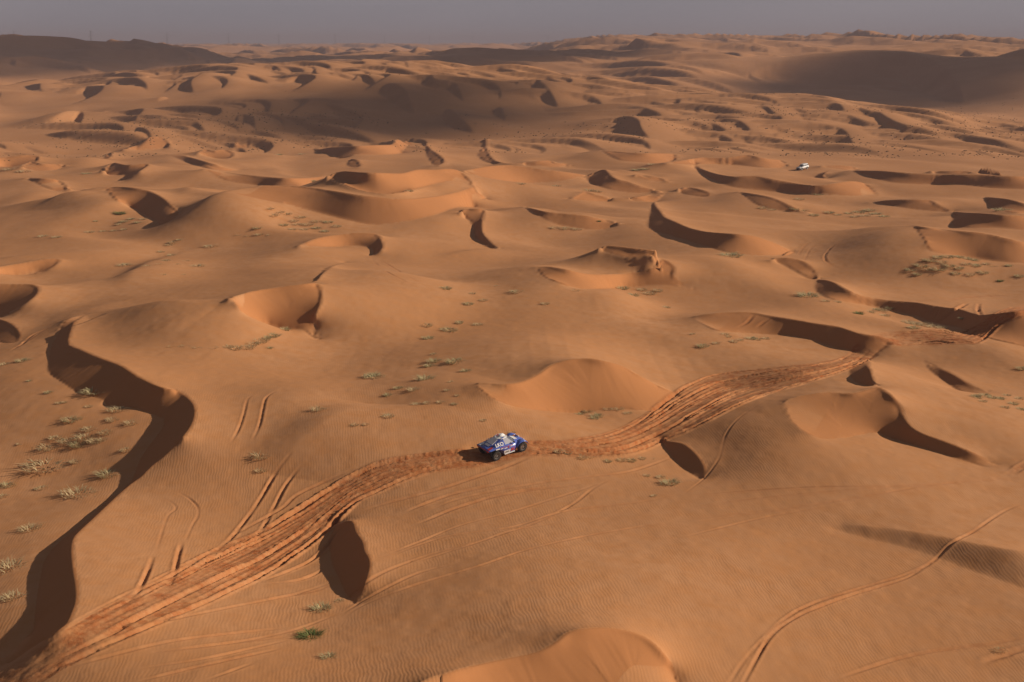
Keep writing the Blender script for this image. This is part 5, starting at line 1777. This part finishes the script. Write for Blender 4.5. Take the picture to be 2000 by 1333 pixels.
# small tufts of one patch look alike: patch label, patch group, tufts
PATCHES = [
    ('small tuft in the tangled straw patch in the middle of the left hollow', 'straw tufts in the left hollow',
     'L', [(500, 765, 110, 's'), (400, 790, 110, 's'), (460, 810, 100, 'g'), (560, 790, 90, 's'), (620, 740, 80, 's'), (330, 770, 80, 's'), (280, 830, 100, 's'), (520, 720, 80, 's'), (760, 685, 80, 's'), (440, 910, 70, 's'), (740, 840, 70, 's'), (600, 780, 60, 's')]),
    ('little low tuft scattered on the bare upper part of the left hollow', 'little tufts in the left hollow',
     'L', [(285, 503, 50, 'g'), (170, 435, 35, 'g'), (350, 565, 45, 's'), (380, 560, 35, 's'), (520, 585, 45, 's'), (20, 340, 60, 's'), (110, 805, 35, 's'), (240, 1065, 70, 's')]),
    ('pale tuft in the grassy strip below the bright striped slip face', 'grass strip left of centre',
     'L', [(1450, 240, 90, 's'), (1380, 245, 80, 's'), (1520, 205, 90, 's'), (1560, 185, 80, 'g'), (1600, 170, 80, 'g'), (1480, 220, 80, 's'), (1340, 235, 60, 's'), (1080, 228, 60, 'd'), (1150, 240, 60, 'd'), (1000, 232, 50, 'd'), (1580, 242, 40, 'g'), (1250, 240, 60, 'd')]),
    ('small tuft on the flat with scattered grass up-left of the rally car', 'tufts up-left of the rally car',
     'M', [(510, 187, 75, 'g'), (540, 277, 40, 's'), (515, 348, 65, 'g'), (725, 378, 65, 'g'), (330, 478, 60, 'g'), (420, 488, 75, 's'), (270, 518, 60, 'g'), (440, 572, 60, 's'), (500, 565, 50, 's'), (580, 560, 45, 's'), (660, 570, 40, 'g'), (620, 490, 40, 's'), (640, 440, 35, 's'), (680, 520, 35, 's'), (80, 692, 50, 's'), (140, 690, 40, 's'), (690, 95, 60, 'g'), (800, 105, 60, 's')]),
    ('low tuft on the floor of the bowl-shaped slip face behind the rally car', 'tufts in the bowl behind the rally car',
     'M', [(1440, 612, 60, 'g'), (1500, 642, 80, 'g'), (1560, 600, 50, 's'), (1620, 600, 70, 's'), (1480, 655, 60, 'g'), (1680, 625, 50, 's'), (1400, 630, 50, 'g')]),
    ('dry straw wisp in the sparse strip right of the rally car', 'straw strip right of the rally car',
     'M', [(1230, 838, 55, 'd'), (1270, 850, 60, 's'), (1320, 858, 60, 's'), (1370, 870, 60, 's'), (1410, 885, 65, 's'), (1460, 880, 45, 'd'), (1560, 905, 50, 'g'), (1640, 900, 60, 's'), (1700, 902, 60, 'g'), (1760, 890, 50, 's'), (1820, 890, 40, 'd'), (1870, 1000, 60, 's'), (1830, 1108, 40, 's'), (1790, 990, 45, 's'), (1180, 830, 45, 'd')]),
    ('tuft in the dense straw patch below the long bright slip face', 'dense straw patch at upper left',
     'T1', [(1580, 507, 70, 's'), (1620, 490, 60, 's'), (1660, 500, 60, 's'), (1700, 540, 70, 's'), (1640, 565, 60, 'g'), (1740, 520, 60, 's'), (1780, 562, 70, 's'), (1830, 582, 60, 'g'), (1760, 590, 50, 's'), (1830, 545, 60, 's'), (1900, 548, 60, 'g'), (1950, 572, 60, 's'), (1880, 602, 60, 'g'), (1690, 590, 50, 's'), (1720, 560, 60, 's'), (1560, 470, 50, 's')]),
    ('faint straw tuft in the thin patch on the upper left flat', 'thin straw patch on the upper left flat',
     'T1', [(1000, 665, 60, 's'), (980, 680, 50, 's'), (1040, 650, 40, 's'), (930, 720, 45, 's'), (990, 740, 50, 's'), (960, 770, 50, 's'), (920, 790, 45, 'd'), (850, 800, 50, 'd'), (1020, 790, 45, 'd'), (940, 850, 50, 'd'), (1080, 770, 45, 'd'), (1440, 625, 50, 'd'), (1500, 620, 50, 's'), (1380, 620, 40, 'd'), (1560, 620, 45, 'd'), (1060, 850, 40, 'd')]),
    ('tiny tuft on the floor of the curved dune bowl at upper left', 'tiny tufts in the upper left bowl',
     'T1', [(720, 545, 60, 'g'), (760, 530, 50, 'g'), (800, 550, 50, 'g'), (690, 560, 50, 's'), (830, 530, 45, 's'), (555, 542, 30, 'g'), (250, 630, 60, 's'), (330, 635, 55, 's'), (520, 605, 50, 's'), (600, 600, 45, 's'), (660, 597, 40, 's'), (720, 590, 40, 's')]),
    ('wispy tuft with a dark lee at the dune foot right of centre', 'tufts right of the picture centre',
     'T2', [(1010, 952, 80, 's'), (1350, 942, 60, 'd'), (1620, 932, 80, 'g'), (1690, 972, 70, 'g'), (1780, 962, 80, 's'), (1830, 945, 60, 's'), (1880, 1042, 50, 's'), (1740, 940, 60, 's'), (1180, 1020, 50, 's'), (820, 1000, 50, 's'), (760, 960, 40, 's'), (900, 915, 40, 'd'), (1300, 585, 70, 's'), (1230, 580, 60, 's'), (1360, 590, 60, 's')]),
    ('shrubby tuft in the large shrub patch on the right', 'shrub patch on the right',
     'T3', [(1320, 825, 70, 'g'), (1380, 800, 80, 'g'), (1430, 770, 80, 'g'), (1480, 752, 70, 'g'), (1540, 748, 70, 'g'), (1600, 750, 60, 'g'), (1650, 760, 60, 'g'), (1690, 768, 60, 'g'), (1420, 820, 70, 's'), (1480, 820, 90, 'g'), (1540, 800, 80, 'g'), (1600, 815, 70, 'g'), (1640, 790, 60, 's'), (1700, 800, 60, 'g'), (1580, 845, 60, 'g'), (1660, 850, 60, 's'), (1740, 840, 60, 'g'), (1360, 850, 50, 'g'), (1500, 780, 60, 's'), (1760, 790, 50, 's'), (1800, 800, 50, 'd'), (1890, 800, 45, 'g'), (1950, 860, 60, 'g')]),
    ('grass tuft in the long strip below the crescent crest at upper right', 'tuft strip at upper right',
     'T3', [(650, 472, 60, 'g'), (700, 480, 50, 's'), (760, 507, 60, 'g'), (850, 492, 60, 'g'), (960, 498, 60, 'g'), (1020, 490, 70, 'g'), (1080, 480, 70, 'g'), (1120, 500, 70, 'g'), (1060, 510, 60, 's'), (1170, 515, 60, 'g'), (900, 505, 50, 's'), (470, 465, 60, 's'), (520, 475, 50, 's'), (1000, 515, 50, 's')]),
    ('pale straw tuft in the drift of dead grass before the rutted slip face', 'dead grass before the rutted slip face',
     'T3', [(1090, 1068, 60, 's'), (1150, 1060, 80, 's'), (1170, 1090, 60, 's'), (1120, 1055, 60, 'g'), (1200, 1045, 50, 'g'), (1310, 1130, 80, 's'), (1350, 1140, 90, 's'), (1400, 1145, 80, 's'), (1450, 1155, 80, 's'), (1340, 1160, 70, 'g'), (1500, 1160, 50, 's'), (830, 1005, 50, 's'), (900, 1010, 40, 's'), (1620, 1105, 45, 'g')]),
    ('low tuft in the thin line below the shaded slip face', 'thin line of tufts in the right half',
     'R', [(120, 232, 70, 'g'), (200, 215, 50, 's'), (250, 162, 50, 's'), (300, 205, 55, 's'), (340, 195, 45, 's'), (400, 188, 70, 'g'), (440, 192, 50, 's'), (490, 187, 45, 's'), (270, 175, 40, 's'), (60, 160, 35, 's')]),
    ('green grey tuft on the sloping flat at the right edge', 'tufts at the right edge',
     'R', [(1720, 530, 70, 'g'), (1770, 520, 60, 'g'), (1810, 535, 60, 'g'), (1760, 555, 50, 's'), (1860, 540, 55, 'g'), (1900, 520, 50, 's'), (1940, 570, 60, 'g'), (1970, 540, 60, 's'), (1980, 600, 50, 'g'), (1890, 590, 50, 's')]),
    ('tiny far tuft among the dunes before the hill foot', 'far tufts before the hill foot',
     'F', [(1245, 333, 22, 'g'), (1262, 331, 20, 'g'), (1275, 322, 18, 's'), (1018, 360, 18, 's'), (1087, 364, 18, 's'), (1150, 373, 30, 's'), (1165, 375, 22, 's'), (610, 355, 22, 'g'), (545, 303, 16, 'g'), (590, 302, 16, 's'), (20, 332, 25, 's'), (45, 336, 25, 's'), (170, 340, 20, 'g'), (800, 374, 16, 'g'), (1600, 381, 20, 'g'), (1560, 390, 20, 's')]),
]
for tile, x, y, w_, kind, label in SINGLE:
    (u, v), sc_ = px(tile, [(x, y)])[0], TILE[tile][2]
    put_tuft(u, v, w_ / sc_, kind, label)
for label, group, tile, tl in PATCHES:
    for x, y, w_, kind in tl:
        (u, v), sc_ = px(tile, [(x, y)])[0], TILE[tile][2]
        put_tuft(u, v, w_ / sc_, kind, label, group)


# ------------------------------------------------------------------ scrub dotted over the far valley, too many to count
def make_scrub():
    rnd = random.Random(8)
    vs, fs = [], []
    n = 0
    while n < 2600:
        r_ = math.exp(rnd.uniform(math.log(500), math.log(1150)))
        a_ = rnd.uniform(-.45, .45)
        x, y = r_ * math.sin(a_), r_ * math.cos(a_)
        u = 1000 + FPX * x / y
        d = vnoise(np.array([x / 45]), np.array([y / 45]), 201)[0] + .6 * vnoise(np.array([x / 14]), np.array([y / 14]), 202)[0]
        want = .35 if 560 < r_ < 760 else -.55
        if u > 1300 and r_ > 850:
            want = .2
        if d + want < .35:
            continue
        z = ground(x, y)
        k = rnd.uniform(.2, .5)
        i = len(vs)
        m = 5
        vs.append((x, y, z + k * rnd.uniform(.6, 1.0)))
        for q in range(m):
            b = 2 * math.pi * q / m + rnd.uniform(-.3, .3)
            vs.append((x + k * rnd.uniform(.6, 1.2) * math.cos(b), y + k * rnd.uniform(.6, 1.2) * math.sin(b), z + k * rnd.uniform(.2, .5)))
        for q in range(m):
            b = 2 * math.pi * q / m
            vs.append((x + k * .6 * math.cos(b), y + k * .6 * math.sin(b), z - .2))
        for q in range(m):
            p = (q + 1) % m
            fs.append((i, i + 1 + q, i + 1 + p))
            fs.append((i + 1 + q, i + 1 + m + q, i + 1 + m + p, i + 1 + p))
        n += 1
    me = bpy.data.meshes.new('scrub')
    me.from_pydata(vs, [], fs)
    me.materials.append(grass_material('dark_scrub', (.20, .135, .068), (.28, .185, .095)))
    o = bpy.data.objects.new('scrub', me)
    S.collection.objects.link(o)
    o['kind'] = 'stuff'
    o['label'] = 'dark scrub dotted over the far valley floor and hill foot'


make_scrub()


# ------------------------------------------------------------------ pylons on the horizon
def make_pylon(u, vtop, label):
    r_ = 4200 + 350 * (vtop - 62) + .8 * u
    k = (u - 1000) / FPX
    y = r_ / math.sqrt(1 + k * k)
    x = k * y
    zb = float(base(np.array(x), np.array(y))) - 2
    zt = CAM_H + (80 - vtop) * r_ / FPX
    h = zt - zb
    bm = bmesh.new()
    for sx in (-1, 1):
        for sy in (-1, 1):
            tube((sx * 4, sy * 4, 0), (sx * 1.1, sy * 1.1, h * .62), .30, bm, 5)
            tube((sx * 1.1, sy * 1.1, h * .62), (sx * .4, sy * .4, h), .26, bm, 5)
    for q in range(5):
        z0, z1 = h * .13 * q, h * .13 * (q + 1)
        w0, w1 = 4 - 2.9 * z0 / (h * .62), 4 - 2.9 * z1 / (h * .62)
        for s1 in (-1, 1):
            tube((-w0, s1 * w0, z0), (w1, s1 * w1, z1), .16, bm, 4)
            tube((w0, s1 * w0, z0), (-w1, s1 * w1, z1), .16, bm, 4)
    t = thing('pylon', label, 'pylon', 'pylons along the horizon')
    t.location = (x, y, zb)
    obj('lattice_mast', bm, STEEL, t, False)
    for f, w in ((.70, 8), (.82, 6.5), (.93, 5)):
        b = tube((-w, 0, h * f), (w, 0, h * f), .25, None, 5)
        tube((-w, 0, h * f), (0, 0, h * (f + .05)), .16, b, 4)
        tube((w, 0, h * f), (0, 0, h * (f + .05)), .16, b, 4)
        obj('cross_arm', b, STEEL, t, False)


for u, vt, lab in [(52, 63, 'faint pylon on the horizon, first from the left edge'), (198, 62, 'faint tall pylon above the left dark hill, second from left'),
                   (343, 65, 'faint pylon where the left dark hill runs out, third from the left edge'), (460, 66, 'faint pylon above the pale far plain, fourth from the left edge'),
                   (556, 66, 'faint pylon above the pale far plain, fifth from the left edge'), (663, 67, 'faint pylon above the left end of the pale far dunes, sixth from left'),
                   (757, 69, 'very faint pylon above the pale far dunes, seventh from the left edge'), (843, 69, 'very faint pylon above the pale far dunes, eighth from the left edge'),
                   (925, 70, 'very faint pylon near the middle of the horizon, ninth from the left edge'), (1068, 70, 'very faint pylon just left of the rise on the right horizon')]:
    make_pylon(u, vt, lab)
